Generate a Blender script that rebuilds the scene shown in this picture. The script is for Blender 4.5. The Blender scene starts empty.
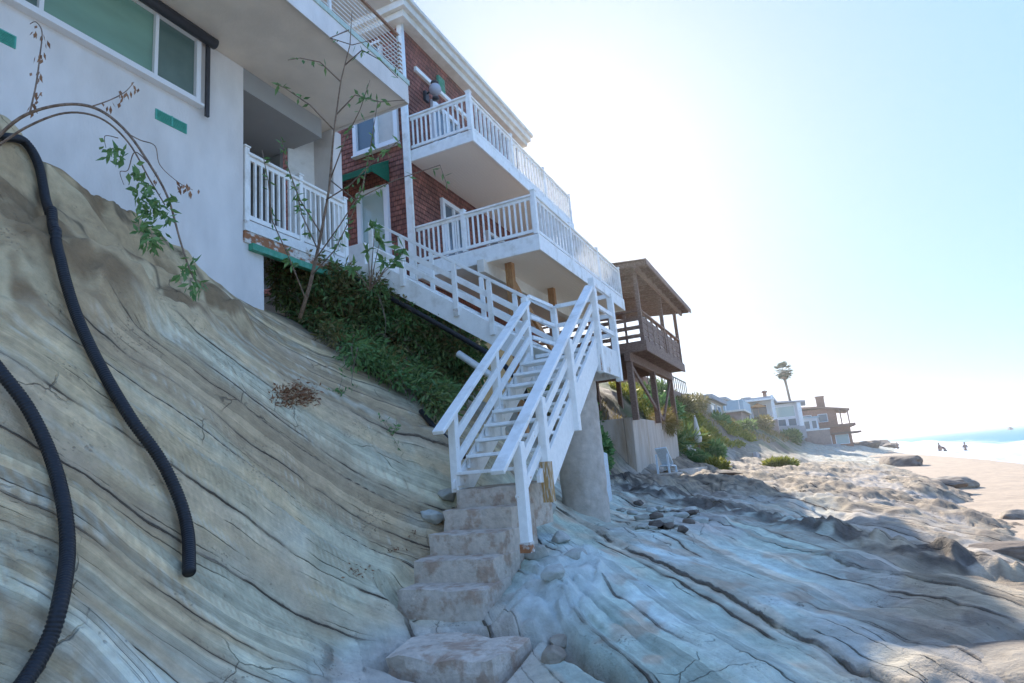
import bpy, math, random
import numpy as np
from mathutils import Vector, Matrix
R_ = math.radians
scene = bpy.context.scene
col = scene.collection
random.seed(7)

# ------------------------------------------------------------------ materials
MATS = {}
def mat(name, base=(.5,.5,.5), rough=.6, var=.0, scale=6., bump=0., bscale=40., metal=0., col2=None, thr=(.45,.62), spec=.3, detail=6., stretch=(1,1,1)):
    """Principled material: base colour, a second colour mixed in by noise, fine value variation and bump."""
    m = bpy.data.materials.new(name); m.use_nodes = True
    nt = m.node_tree; N = nt.nodes; L = nt.links
    b = N['Principled BSDF']
    b.inputs['Roughness'].default_value = rough
    b.inputs['Metallic'].default_value = metal
    b.inputs['Specular IOR Level'].default_value = spec
    b.inputs['Base Color'].default_value = (*base, 1)
    geo = N.new('ShaderNodeNewGeometry')
    mp = N.new('ShaderNodeMapping'); mp.inputs['Scale'].default_value = stretch
    L.new(geo.outputs['Position'], mp.inputs['Vector'])
    last = None
    if col2 is not None or var > 0:
        c = N.new('ShaderNodeRGB'); c.outputs[0].default_value = (*base, 1); last = c.outputs[0]
        if col2 is not None:
            n = N.new('ShaderNodeTexNoise'); n.inputs['Scale'].default_value = scale; n.inputs['Detail'].default_value = detail; n.inputs['Roughness'].default_value = .62
            L.new(mp.outputs[0], n.inputs['Vector'])
            r = N.new('ShaderNodeMapRange'); r.inputs[1].default_value = thr[0]; r.inputs[2].default_value = thr[1]
            L.new(n.outputs['Fac'], r.inputs[0])
            mx = N.new('ShaderNodeMix'); mx.data_type = 'RGBA'
            L.new(r.outputs[0], mx.inputs[0]); L.new(last, mx.inputs[6]); mx.inputs[7].default_value = (*col2, 1)
            last = mx.outputs[2]
        if var > 0:
            n = N.new('ShaderNodeTexNoise'); n.inputs['Scale'].default_value = scale*3.1; n.inputs['Detail'].default_value = 8
            L.new(mp.outputs[0], n.inputs['Vector'])
            r = N.new('ShaderNodeMapRange'); r.inputs[1].default_value = .3; r.inputs[2].default_value = .7; r.inputs[3].default_value = 1-var; r.inputs[4].default_value = 1+var
            L.new(n.outputs['Fac'], r.inputs[0])
            mx = N.new('ShaderNodeVectorMath'); mx.operation = 'SCALE'
            L.new(last, mx.inputs[0]); L.new(r.outputs[0], mx.inputs['Scale']); last = mx.outputs[0]
        L.new(last, b.inputs['Base Color'])
    if bump > 0:
        n = N.new('ShaderNodeTexNoise'); n.inputs['Scale'].default_value = bscale; n.inputs['Detail'].default_value = 8
        L.new(mp.outputs[0], n.inputs['Vector'])
        bp = N.new('ShaderNodeBump'); bp.inputs['Strength'].default_value = 1; bp.inputs['Distance'].default_value = bump
        L.new(n.outputs['Fac'], bp.inputs['Height']); L.new(bp.outputs[0], b.inputs['Normal'])
    MATS[name] = m
    return m

W = mat('white_paint', (.87,.86,.82), .45, var=.05, scale=3, col2=(.66,.63,.56), thr=(.52,.72), bump=.0012, bscale=60)
WD = mat('weathered_white', (.78,.78,.75), .55, var=.06, scale=5, col2=(.50,.42,.33), thr=(.58,.70), bump=.003, bscale=50)
RUST = mat('rusty_paint', (.66,.62,.56), .7, var=.15, scale=5, col2=(.34,.14,.06), thr=(.44,.52), bump=.006, bscale=45, stretch=(1,1,1.6))
STP = mat('stair_paint', (.87,.86,.82), .45, var=.06, scale=4.5, col2=(.50,.30,.16), thr=(.655,.70), bump=.0015, bscale=55)
WOODRAW = mat('bare_wood', (.42,.22,.09), .7, var=.2, scale=8, col2=(.30,.13,.05), bump=.002, stretch=(6,6,.8))
STUCCO = mat('stucco', (.76,.72,.68), .85, var=.08, scale=.9, col2=(.66,.61,.56), thr=(.42,.72), bump=.006, bscale=30, stretch=(1,1,.45))
SOFFIT = mat('soffit_plaster', (.76,.67,.56), .85, var=.05, scale=.8, col2=(.60,.53,.45), thr=(.45,.75), bump=.003, bscale=30)
TRIM = mat('cream_trim', (.74,.70,.62), .5, var=.05, scale=2, col2=(.66,.61,.52))
GREENP = mat('green_paint', (.06,.30,.19), .5, var=.12, scale=6, col2=(.13,.36,.26))
GREENC = mat('green_canvas', (.012,.13,.07), .7, var=.12, scale=6)
FRAME = mat('window_frame_white', (.82,.82,.82), .35)
BLACK = mat('black_plastic', (.018,.018,.02), .42, var=.2, scale=8)
DARKMET = mat('dark_metal', (.05,.05,.055), .4, var=.15, scale=9)
BRMET = mat('brown_metal', (.30,.17,.10), .5, var=.2, scale=9)
CONC = mat('grey_concrete', (.55,.48,.41), .85, var=.12, scale=3, col2=(.44,.37,.30), thr=(.45,.7), bump=.006, bscale=25)
STEPC = mat('step_concrete', (.57,.48,.39), .9, var=.14, scale=5, col2=(.42,.30,.22), thr=(.48,.60), bump=.010, bscale=34)
WALLC = mat('stained_concrete', (.58,.49,.40), .9, var=.1, scale=.8, col2=(.42,.30,.20), thr=(.48,.66), bump=.006, stretch=(1.6,1.6,.35))
BROWNW = mat('brown_wood', (.20,.12,.085), .7, var=.25, scale=5, col2=(.28,.19,.14), bump=.002, stretch=(2,2,6))
GREYW = mat('grey_wood', (.27,.22,.19), .8, var=.2, scale=5, col2=(.20,.15,.12), bump=.002)
BARK = mat('bark', (.26,.19,.14), .9, var=.25, scale=18, col2=(.16,.11,.08), bump=.004, bscale=80)
DRYLEAF = mat('dry_leaf', (.34,.18,.09), .8, var=.25, scale=30, col2=(.22,.10,.05))
CURTAIN = mat('curtain', (.62,.58,.52), .8, var=.05, scale=2)
SKIN = mat('skin', (.42,.26,.18), .6)
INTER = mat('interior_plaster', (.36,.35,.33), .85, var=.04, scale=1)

def leafmat(name, a, b):
    m = bpy.data.materials.new(name); m.use_nodes = True
    nt = m.node_tree; N = nt.nodes; L = nt.links; p = N['Principled BSDF']
    p.inputs['Roughness'].default_value = .5; p.inputs['Specular IOR Level'].default_value = .35
    g = N.new('ShaderNodeNewGeometry'); rp = N.new('ShaderNodeValToRGB')
    rp.color_ramp.elements[0].color = (*a, 1); rp.color_ramp.elements[1].color = (*b, 1)
    L.new(g.outputs['Random Per Island'], rp.inputs[0]); L.new(rp.outputs[0], p.inputs['Base Color'])
    t = N.new('ShaderNodeBsdfTranslucent'); L.new(rp.outputs[0], t.inputs['Color'])
    mx = N.new('ShaderNodeMixShader'); mx.inputs[0].default_value = .3
    out = N['Material Output']
    L.new(p.outputs[0], mx.inputs[1]); L.new(t.outputs[0], mx.inputs[2]); L.new(mx.outputs[0], out.inputs['Surface'])
    return m
LEAF_DK = leafmat('dark_leaf', (.075,.14,.045), (.25,.32,.11))
LEAF_MD = leafmat('fresh_leaf', (.085,.19,.06), (.20,.33,.11))
LEAF_OL = leafmat('olive_leaf', (.14,.13,.045), (.27,.22,.08))
LEAF_YG = leafmat('yellow_green_leaf', (.16,.19,.03), (.34,.31,.05))
LEAF_DRY = leafmat('brown_leaf', (.20,.09,.04), (.40,.22,.12))
LEAF_PALM = leafmat('palm_leaf', (.035,.055,.02), (.07,.10,.035))
GRASSM = leafmat('dry_grass', (.20,.16,.05), (.34,.26,.10))

def glassmat(name, tint, rough=.05):
    m = bpy.data.materials.new(name); m.use_nodes = True
    p = m.node_tree.nodes['Principled BSDF']
    p.inputs['Base Color'].default_value = (*tint, 1); p.inputs['Roughness'].default_value = rough
    p.inputs['Specular IOR Level'].default_value = .6
    return m
PANE_GREEN = mat('green_pane', (.20,.35,.27), .12, var=.10, scale=.5, col2=(.14,.27,.21), thr=(.4,.7), spec=.6, stretch=(1,.6,2.5)); PANE_DARK = mat('dark_green_pane', (.11,.17,.15), .1, var=.12, scale=.6, col2=(.17,.24,.21), thr=(.45,.7), spec=.6)
PANE = glassmat('window_pane', (.12,.16,.19)); PANE_LT = glassmat('pale_pane', (.40,.50,.46)); LAMPG = glassmat('frosted_globe', (.40,.41,.46), .25)

def beadboard():
    m = mat('beadboard', (.86,.78,.67), .6)
    N = m.node_tree.nodes; L = m.node_tree.links; p = N['Principled BSDF']
    g = N.new('ShaderNodeNewGeometry'); sx = N.new('ShaderNodeSeparateXYZ'); L.new(g.outputs['Position'], sx.inputs[0])
    a = N.new('ShaderNodeMath'); a.operation = 'MULTIPLY'; a.inputs[1].default_value = 1/.09; L.new(sx.outputs['X'], a.inputs[0])
    fr = N.new('ShaderNodeMath'); fr.operation = 'FRACT'; L.new(a.outputs[0], fr.inputs[0])
    lt = N.new('ShaderNodeMath'); lt.operation = 'GREATER_THAN'; lt.inputs[1].default_value = .12; L.new(fr.outputs[0], lt.inputs[0])
    bp = N.new('ShaderNodeBump'); bp.inputs['Distance'].default_value = .012; L.new(lt.outputs[0], bp.inputs['Height']); L.new(bp.outputs[0], p.inputs['Normal'])
    return m
BEAD = beadboard()

def shinglemat():
    m = bpy.data.materials.new('cedar_shingles'); m.use_nodes = True
    N = m.node_tree.nodes; L = m.node_tree.links; p = N['Principled BSDF']; p.inputs['Roughness'].default_value = .8
    g = N.new('ShaderNodeNewGeometry'); sx = N.new('ShaderNodeSeparateXYZ'); L.new(g.outputs['Position'], sx.inputs[0])
    ad = N.new('ShaderNodeMath'); L.new(sx.outputs['X'], ad.inputs[0]); L.new(sx.outputs['Y'], ad.inputs[1])
    cb = N.new('ShaderNodeCombineXYZ'); L.new(ad.outputs[0], cb.inputs[0]); L.new(sx.outputs['Z'], cb.inputs[1])
    br = N.new('ShaderNodeTexBrick'); L.new(cb.outputs[0], br.inputs['Vector'])
    br.inputs['Scale'].default_value = 1; br.inputs['Brick Width'].default_value = .13; br.inputs['Row Height'].default_value = .14
    br.inputs['Mortar Size'].default_value = .007; br.inputs['Bias'].default_value = 0
    br.inputs['Color1'].default_value = (.35,.125,.085,1); br.inputs['Color2'].default_value = (.21,.074,.052,1); br.inputs['Mortar'].default_value = (.05,.025,.02,1)
    n = N.new('ShaderNodeTexNoise'); n.inputs['Scale'].default_value = 2.2; n.inputs['Detail'].default_value = 8; L.new(g.outputs['Position'], n.inputs['Vector'])
    r = N.new('ShaderNodeMapRange'); r.inputs[1].default_value = .35; r.inputs[2].default_value = .7; r.inputs[3].default_value = .75; r.inputs[4].default_value = 1.3; L.new(n.outputs['Fac'], r.inputs[0])
    v = N.new('ShaderNodeVectorMath'); v.operation = 'SCALE'; L.new(br.outputs['Color'], v.inputs[0]); L.new(r.outputs[0], v.inputs['Scale']); L.new(v.outputs[0], p.inputs['Base Color'])
    bp = N.new('ShaderNodeBump'); bp.invert = True; bp.inputs['Distance'].default_value = .01; L.new(br.outputs['Fac'], bp.inputs['Height']); L.new(bp.outputs[0], p.inputs['Normal'])
    return m
SHINGLE = shinglemat()

# ------------------------------------------------------------------ mesh helpers
class MB:
    def __init__(s): s.v = []; s.f = []; s.sm = []
    def add(s, vs, fs, smooth=False):
        o = len(s.v); s.v += [tuple(p) for p in vs]
        for f in fs: s.f.append(tuple(i+o for i in f)); s.sm.append(smooth)
        return s
    def box(s, x0, x1, y0, y1, z0, z1):
        vs = [(x,y,z) for z in (z0,z1) for y in (y0,y1) for x in (x0,x1)]
        return s.add(vs, [(0,2,3,1),(4,5,7,6),(0,1,5,4),(2,6,7,3),(0,4,6,2),(1,3,7,5)])
    def bar(s, p0, p1, w, h, up=(0,0,1), ext=0):
        """board from p0 to p1: w across, h along up"""
        p0 = Vector(p0); p1 = Vector(p1); d = (p1-p0).normalized(); p0 = p0-d*ext; p1 = p1+d*ext
        sd = d.cross(Vector(up)); sd = sd.normalized() if sd.length > 1e-4 else Vector((1,0,0)); u = sd.cross(d).normalized()
        vs = [p+sd*a*w/2+u*b*h/2 for p in (p0,p1) for b in (-1,1) for a in (-1,1)]
        return s.add(vs, [(0,1,3,2),(4,6,7,5),(0,4,5,1),(2,3,7,6),(0,2,6,4),(1,5,7,3)])
    def tube(s, pts, r, n=8, cap=True):
        pts = [Vector(p) for p in pts]; rs = r if isinstance(r, (list,tuple)) else [r]*len(pts)
        vs = []; fs = []; ref = None
        for i, p in enumerate(pts):
            d = (pts[min(i+1,len(pts)-1)]-pts[max(i-1,0)]).normalized()
            if ref is None: ref = d.orthogonal().normalized()
            ref = (ref-d*ref.dot(d)); ref = ref.normalized() if ref.length > 1e-5 else d.orthogonal().normalized()
            b = d.cross(ref)
            for k in range(n):
                a = 2*math.pi*k/n; vs.append(p+(ref*math.cos(a)+b*math.sin(a))*rs[i])
        for i in range(len(pts)-1):
            for k in range(n):
                fs.append((i*n+k, i*n+(k+1)%n, (i+1)*n+(k+1)%n, (i+1)*n+k))
        if cap: fs += [tuple(range(n-1,-1,-1)), tuple((len(pts)-1)*n+k for k in range(n))]
        return s.add(vs, fs, True)
    def prism(s, poly, axis, a, b):
        """polygon extruded along axis: for 'x' the polygon is (y,z), 'y' (x,z), 'z' (x,y)"""
        def P(q, t): return {'x':(t,q[0],q[1]), 'y':(q[0],t,q[1]), 'z':(q[0],q[1],t)}[axis]
        n = len(poly); vs = [P(q,a) for q in poly]+[P(q,b) for q in poly]
        fs = [tuple(range(n)), tuple(range(2*n-1,n-1,-1))]+[(i,i+n,(i+1)%n+n,(i+1)%n) for i in range(n)]
        return s.add(vs, fs)
    def ball(s, c, r, nu=14, nv=9, sc=(1,1,1)):
        vs = []; fs = []
        for j in range(nv+1):
            t = math.pi*j/nv
            for i in range(nu):
                a = 2*math.pi*i/nu; vs.append((c[0]+r*sc[0]*math.sin(t)*math.cos(a), c[1]+r*sc[1]*math.sin(t)*math.sin(a), c[2]+r*sc[2]*math.cos(t)))
        for j in range(nv):
            for i in range(nu): fs.append((j*nu+i, (j+1)*nu+i, (j+1)*nu+(i+1)%nu, j*nu+(i+1)%nu))
        return s.add(vs, fs, True)
    def leaf(s, p, d, l, w, nrm=None):
        d = Vector(d).normalized(); nrm = Vector(nrm) if nrm else Vector((random.gauss(0,1),random.gauss(0,1),random.gauss(0,1)))
        sd = d.cross(nrm); sd = sd.normalized() if sd.length > 1e-4 else d.orthogonal().normalized(); n = sd.cross(d)
        p = Vector(p); m = p+d*l*.45-n*l*.06
        return s.add([p, m+sd*w/2+n*w*.18, p+d*l, m-sd*w/2+n*w*.18, m], [(0,4,1),(4,2,1),(0,3,4),(4,3,2)])
    def build(s, name, m, parent=None, bevel=0):
        org = Vector((0,0,0)); q = parent
        while q is not None: org += q.location; q = q.parent
        me = bpy.data.meshes.new(name)
        me.from_pydata([(x-org.x,y-org.y,z-org.z) for x,y,z in s.v], [], s.f)
        me.polygons.foreach_set('use_smooth', s.sm); me.materials.append(m); me.update()
        o = bpy.data.objects.new(name, me); col.objects.link(o)
        if parent is not None: o.parent = parent
        if bevel > 0:
            md = o.modifiers.new('bevel','BEVEL'); md.width = bevel; md.segments = 2; md.limit_method = 'ANGLE'; md.harden_normals = False
        return o

def tag(o, label=None, cat=None, group=None, kind=None):
    if label: o['label'] = label
    if cat: o['category'] = cat
    if group: o['group'] = group
    if kind: o['kind'] = kind
    return o
def thing(name, loc, label, cat, group=None):
    o = bpy.data.objects.new(name, None); o.empty_display_size = .3; col.objects.link(o); o.location = loc
    return tag(o, label, cat, group)
def inst(o, off):
    c = o.copy(); col.objects.link(c); c.parent = o.parent; c.location = Vector(o.location)+Vector(off); return c
def copy_tree(o, parent=None):
    c = o.copy(); col.objects.link(c); c.parent = parent
    for ch in list(o.children): copy_tree(ch, c)
    return c
B = lambda *a: MB().box(*a)

# ------------------------------------------------------------------ noise
def _h(ix, iy, iz, seed):
    n = (ix*374761393 + iy*668265263 + iz*2147483647 + seed*1442695041) & 0xffffffff
    n = ((n ^ (n >> 13))*1274126177) & 0xffffffff
    n = (n ^ (n >> 16)) & 0xffff
    return n/65535.0
def vnoise(x, y, z=0., seed=0):
    x = np.asarray(x, float); y = np.asarray(y, float)+0*x; z = np.asarray(z, float)+0*x
    ix = np.floor(x).astype(np.int64); iy = np.floor(y).astype(np.int64); iz = np.floor(z).astype(np.int64)
    fx = x-ix; fy = y-iy; fz = z-iz
    fx = fx*fx*fx*(fx*(fx*6-15)+10); fy = fy*fy*fy*(fy*(fy*6-15)+10); fz = fz*fz*fz*(fz*(fz*6-15)+10)
    def c(a,b,d): return _h(ix+a,iy+b,iz+d,seed)
    l = lambda a,b,t: a+(b-a)*t
    return l(l(l(c(0,0,0),c(1,0,0),fx),l(c(0,1,0),c(1,1,0),fx),fy), l(l(c(0,0,1),c(1,0,1),fx),l(c(0,1,1),c(1,1,1),fx),fy), fz)*2-1
def fbm(x, y, z=0., o=4, seed=0, g=.5):
    r = 0; a = 1; t = 0
    for k in range(o):
        r = r+a*vnoise(np.asarray(x)*2**k, np.asarray(y)*2**k, np.asarray(z)*2**k, seed+k*17); t += a; a *= g
    return r/t
def sstep(a, b, x):
    t = np.clip((x-a)/(b-a), 0, 1); return t*t*(3-2*t)
CAMROWS = [[0.8995141, -0.1627742, -0.4054368], [0.4284732, 0.1473775, 0.8914542], [-0.0853535, -0.9755944, 0.2023125]]
EXPOSURE = 2.35; SKYG = .13
# ------------------------------------------------------------------ terrain: rock slope, rock shelf and hillside in one height function
ST = {
 0.0: [(-14,5.0),(-9,4.6),(-7.5,4.15),(-6.3,3.7),(-4.8,1.7),(-3.8,.25),(-2.9,-1.0),(-2.4,-1.4),(-1,-1.6),(1,-1.65),(2.2,-2.2),(3,-2.8),(12,-3.5)],
 2.0: [(-14,5.0),(-9,4.6),(-7.5,4.15),(-6.4,3.6),(-4.9,1.5),(-3.85,.1),(-3.15,-.95),(-2.75,-1.34),(-2,-1.5),(.8,-1.5),(1.8,-2.0),(3,-2.8),(12,-3.5)],
 4.0: [(-14,4.8),(-9,4.5),(-7.5,4.05),(-6.5,3.05),(-5.3,1.5),(-4.45,.2),(-3.98,-.85),(-3.7,-1.25),(-3.2,-1.40),(-2.9,-1.5),(-1.5,-1.45),(-.5,-1.42),(.4,-1.38),(1.2,-1.32),(1.7,-1.6),(2.3,-2.6),(12,-3.5)],
 5.2: [(-14,4.4),(-9,4.2),(-7.5,3.45),(-6.4,2.25),(-5.2,.98),(-4.55,-.1),(-4.2,-.8),(-3.9,-1.12),(-3.3,-1.34),(-2.7,-1.3),(-2,-1.3),(-1,-1.36),(.4,-1.40),(1.2,-1.36),(1.8,-1.65),(2.5,-2.6),(12,-3.5)],
 6.5: [(-14,4),(-9,3.8),(-7.5,2.9),(-6.4,1.9),(-5.2,.85),(-4.4,-.05),(-4.0,-.45),(-3.6,-.72),(-3.2,-.85),(-2.7,-.80),(-2,-1.0),(-1,-1.22),(0,-1.38),(1.2,-1.45),(1.9,-1.75),(2.8,-2.6),(12,-3.5)],
 8.0: [(-14,4),(-9,3.4),(-7.5,2.6),(-6.4,2.0),(-5.2,1.2),(-4.2,.35),(-3.6,-.3),(-3.1,-.72),(-2.6,-.85),(-2,-.98),(-1,-1.22),(0,-1.38),(1.2,-1.5),(2.1,-1.8),(3,-2.6),(12,-3.5)],
 10.: [(-14,4),(-9,3.4),(-7.5,2.8),(-6.2,1.8),(-5,.7),(-4.2,-.2),(-3.6,-.72),(-3.0,-.88),(-2,-1.02),(-1,-1.2),(0,-1.38),(1.2,-1.52),(2.3,-1.8),(3.3,-2.6),(12,-3.5)],
 14.: [(-14,4),(-9,3.2),(-8,2.7),(-6.5,1.2),(-5.4,.1),(-4.6,-.6),(-3.5,-.85),(-2,-1.08),(-1,-1.25),(.5,-1.45),(2,-1.75),(3,-2.05),(4,-2.7),(12,-3.5)],
 20.: [(-14,4),(-9,2.8),(-7.2,1.6),(-6.2,.7),(-5.4,-.45),(-4.7,-.68),(-3,-.85),(-1,-1.08),(.5,-1.25),(2,-1.55),(3.4,-1.95),(4.6,-2.6),(12,-3.5)],
 28.: [(-16,5),(-10,4.2),(-8,3.0),(-6.8,1.6),(-5.8,.5),(-5.0,-.45),(-4,-.75),(-2,-.95),(0,-1.2),(2,-1.55),(4,-2.0),(5.4,-2.6),(14,-3.5)],
 45.: [(-20,6.0),(-10,5.0),(-8.2,4.3),(-6.8,2.3),(-5.6,.4),(-4.6,-.6),(-3,-.9),(0,-1.3),(2.5,-1.75),(4.6,-2.15),(6.2,-2.7),(14,-3.6)],
 70.: [(-22,6.0),(-11,5.0),(-8.6,4.2),(-6.2,2.7),(-4.4,1.6),(-3.0,.4),(-2.0,-.6),(0,-1.3),(3,-1.8),(5.6,-2.2),(7.4,-2.8),(14,-3.6)],
 100.:[(-24,6.5),(-10,5.0),(-6.5,3.6),(-4.4,2.5),(-2.6,1.2),(-1.2,-.3),(0,-1.0),(3,-1.7),(6,-2.1),(8,-2.6),(14,-3.6)],
 130.:[(-24,6.5),(-8,4.0),(-4,2.4),(-1,1.3),(1,.4),(5,-.6),(8,-1.0),(10,-1.7),(12,-2.4),(16,-3.4)],
 170.:[(-24,6.5),(-6,3.5),(0,1.6),(5,.4),(9,-.3),(12,-1.0),(15,-1.6),(18,-2.6),(24,-3.4)],
 230.:[(-24,4),(0,1),(8,-1),(14,-2.6),(20,-3.4),(24,-3.5)],
}
_ys = np.array(sorted(ST)); GX = np.arange(-24, 24.01, .1)
_prof = np.array([np.interp(GX, [p[0] for p in ST[y]], [p[1] for p in ST[y]]) for y in _ys])
GY = np.concatenate([np.arange(-4,16,.1), np.arange(16,50,.25), np.arange(50,232,1.)])
_g = np.empty((len(GY), len(GX)))
for j in range(len(GX)): _g[:,j] = np.interp(GY, _ys, _prof[:,j])
_k = np.exp(-.5*(np.arange(-4,5)/1.8)**2); _k /= _k.sum()
for _ in range(1):
    _g = np.apply_along_axis(lambda r: np.convolve(np.pad(r,4,mode='edge'), _k, 'valid'), 1, _g)
_k2 = np.exp(-.5*(np.arange(-8,9)/4.)**2); _k2 /= _k2.sum()
_g = np.apply_along_axis(lambda r: np.convolve(np.pad(r,8,mode='edge'), _k2, 'valid'), 0, _g)
def base(x, y):
    x = np.asarray(x, float); y = np.asarray(y, float)
    fx = np.clip((x-GX[0])/.1, 0, len(GX)-1.001); ix = fx.astype(int); fx = fx-ix
    fj = np.interp(y, GY, np.arange(len(GY))); fj = np.clip(fj, 0, len(GY)-1.001); iy = fj.astype(int); fy = fj-iy
    return (_g[iy,ix]*(1-fx)+_g[iy,ix+1]*fx)*(1-fy)+(_g[iy+1,ix]*(1-fx)+_g[iy+1,ix+1]*fx)*fy
BN = np.array([.585,.390,.712])      # normal of the bedding planes
BL = np.array([-.555,.832,0.])       # strike
BC = np.array([-.19,.62,.76])        # beds cut by the steep face
BD = np.array([.206,.78,-.59])
# one random stack of beds: offset of each bed, darkness of the joint under it and its colour, all as functions of the distance across the bedding
_rg = np.random.RandomState(5)
SV = np.arange(-20, 130, .002); LH = np.zeros_like(SV); LC = np.zeros_like(SV); LK = np.zeros_like(SV); LF = np.zeros_like(SV)
_s = -20.
while _s < 130:
    th = min(.06+_rg.exponential(.17), .75); i0 = int((_s+20)/.002); i1 = min(int((_s+th+20)/.002), len(SV)-1)
    u = np.linspace(0, 1, max(i1-i0,1))
    LH[i0:i1] = _rg.uniform(-.5,.5)*min(1,th/.25)+.55*(u-.5)*min(1,th/.3); LK[i0:i1] = _rg.uniform(0,1)
    wd = _rg.uniform(.006,.017); stg = _rg.uniform(.1,1)**1.2
    lo = max(i0-40,0); LC[lo:i0+40] = np.maximum(LC[lo:i0+40], stg*np.exp(-((SV[lo:i0+40]-_s)/wd)**2)); _s += th
_kk = np.exp(-.5*(np.arange(-50,51)/16.)**2); _kk /= _kk.sum(); LH = np.convolve(LH, _kk, 'same'); LK = np.convolve(LK, _kk, 'same')
LF = vnoise(SV*24, 0*SV, 0, 77)*.6+vnoise(SV*60, 0*SV, 3, 78)*.4
def lut(T, s): return np.interp(s, SV, T)
def rock(x, y, full=False):
    """height and albedo of the rock at plan position x, y"""
    x = np.asarray(x, float); y = np.asarray(y, float)
    b = base(x, y)
    far = sstep(9, 20, y); veryfar = sstep(40, 70, y)
    cliff = sstep(-2.6, -3.5, x+.25*(y-4)*sstep(4,7,y)*1.0)*(1-sstep(9.5,13,y))*sstep(-1.32,-1.05,b+sstep(-3.4,-4.0,x)*.1)
    t = BL[0]*x+BL[1]*y
    s0 = BN[0]*x+BN[1]*y+BN[2]*b
    dsw = np.sqrt(((x+3.05)/.95)**2+((y-1.5)/.85)**2+((b+.75)/.95)**2)
    fold = -1.75*np.exp(-(dsw/.95)**2)
    w1 = fbm(x*.45,y*.45,b*.45,3,11); w2 = fbm(x*1.6,y*1.6,b*1.6,3,12)
    sc = BC[0]*x+BC[1]*y+BC[2]*b; tc = BD[0]*x+BD[1]*y+BD[2]*b
    sw = sc+.16*w1+.30*vnoise(sc*.95,0*sc,0,15)+.020*w2+fold*(1+.25*fbm(x*1.3,y*1.3,b*1.3,2,5))
    sh = s0+.16*w1+.018*w2
    m1 = sstep(-.35,.25,fbm(x*.5+5,y*.5,b*.5,3,13)); m2 = sstep(-.3,.3,fbm(x*.7,y*.7+9,b*.7,3,14))
    n1 = fbm(x*1.2,y*1.2,b*1.2,4,91); n2 = fbm(x*3.2,y*3.2,b*3.2,2,92); n3 = fbm(x*7,y*7,b*7,1,93)
    # steep face: thin ledges and open joints
    ckA = lut(LC, sw)*m1; hA = lut(LH, sw)
    z = b+cliff*(.19*hA*(.25+.75*m2)+.06*w1+.014*n2)
    blk = sstep(1.15,1.55,b-.22*(y-2)+.30*w1)*sstep(6.6,5.6,y+.4*w1)*sstep(-4.2,-4.8,x)
    bl1 = fbm(x*.75+3,y*.75,b*.6,4,41)
    z = z+blk*(.40*bl1+.12*np.tanh(7*fbm(x*.9,y*.9,b*.9,3,42))+.05*np.tanh(8*fbm(x*2.,y*2.,b*2.,3,44))+.10*np.abs(fbm(x*2.1,y*2.1,b*2.1,3,43)))
    # shelf: smooth dip slopes broken by long dark joints
    shelf = (1-cliff)*(1-sstep(-5.0,-6.4,x)*far)
    hB = lut(LH, sh*.42+3.3); ckB = lut(LC, sh*.42+3.3)*m2
    hC = lut(LH, sh*1.7+40); ckC = lut(LC, sh*1.7+40)*m1
    LIVE = (1-sstep(-1.25,-1.5,b)*sstep(-1.4,-2.2,x)*(1-far))          # sand floor by the block stays plain
    sm = .12*hB*(.3+.7*m1)+.065*hC*(.3+.7*m2)+.05*fbm(x*.8,y*.8,0,4,55)+.010*n3
    hol = np.clip(fbm(x*1.1+7,y*1.1,0,4,57)-.16,0,1)
    rough = far*(1-veryfar*.4)
    rg = fbm(x*.55,y*.38,0,5,61,.55); blk2 = np.tanh(5*fbm(x*.9,y*.6,0,3,62)); lump = np.abs(fbm(x*1.5,y*1.1,0,4,63))
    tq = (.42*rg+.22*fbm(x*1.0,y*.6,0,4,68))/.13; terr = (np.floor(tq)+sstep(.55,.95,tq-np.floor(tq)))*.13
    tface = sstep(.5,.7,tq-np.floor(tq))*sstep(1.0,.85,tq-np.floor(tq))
    edge = sstep(-.5,.7,x+.4*n1)*(1-far)
    gx0, gy0, gx1, gy1 = -2.15,5.0,-1.05,3.95
    gl = ((x-gx0)*(gx1-gx0)+(y-gy0)*(gy1-gy0))/((gx1-gx0)**2+(gy1-gy0)**2); gd = np.abs((x-gx0)*(gy1-gy0)-(y-gy0)*(gx1-gx0))/math.hypot(gx1-gx0,gy1-gy0)
    gul = np.exp(-((gd+.05*n2)/.09)**2)*sstep(-.15,.1,gl)*sstep(1.25,1.0,gl)
    lz = np.exp(-(((x+2.35)/.42)**2+((y-5.9)/.95)**2)**2)
    lumps = np.clip(.5-2.2*np.abs(vnoise(x*3.1+.5*n1,y*2.6,b*2,66)),0,1)+.6*np.abs(vnoise(x*6,y*6,0,67))
    rb = np.exp(-(((x+1.75-.0)/.75)**2+((y-10.8)/1.9)**2)**2)
    z = z+shelf*LIVE*(sm*(1-.3*rough)-.07*ckB*(1+rough)-.10*hol*(1-rough)+rough*(.7*terr+.05*blk2+.10*lump+.18*hB)+edge*(.10*fbm(x*.9+4,y*.9,0,4,64)+.10*hB+.06*blk2))
    z = z-.28*gul+lz*(.16*lumps+.03)*(1-cliff)+rb*.09*sstep(-.2,.1,n1)+rb*.05*np.abs(n2)
    jm = shelf*LIVE*sstep(3.5,5,y)
    for cj, aj in ((1.0,.035),(2.38,.05)): z = z+jm*aj*(sstep(cj-.02,cj+.03,sh)-1)*(sstep(cj+1.5,cj+.3,sh)+0)*sstep(cj-1.2,cj-.1,sh)
    band = np.exp(-((sh+.10*n1-3.5)/.30)**2)*sstep(8,9.5,y)*(1-sstep(20,24,y))*shelf
    z = z+band*(.07*np.tanh(4*fbm(x*1.9,y*.9,0,4,72))+.20*np.abs(fbm(x*2.8,y*1.6,0,4,73))+.10)
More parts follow.
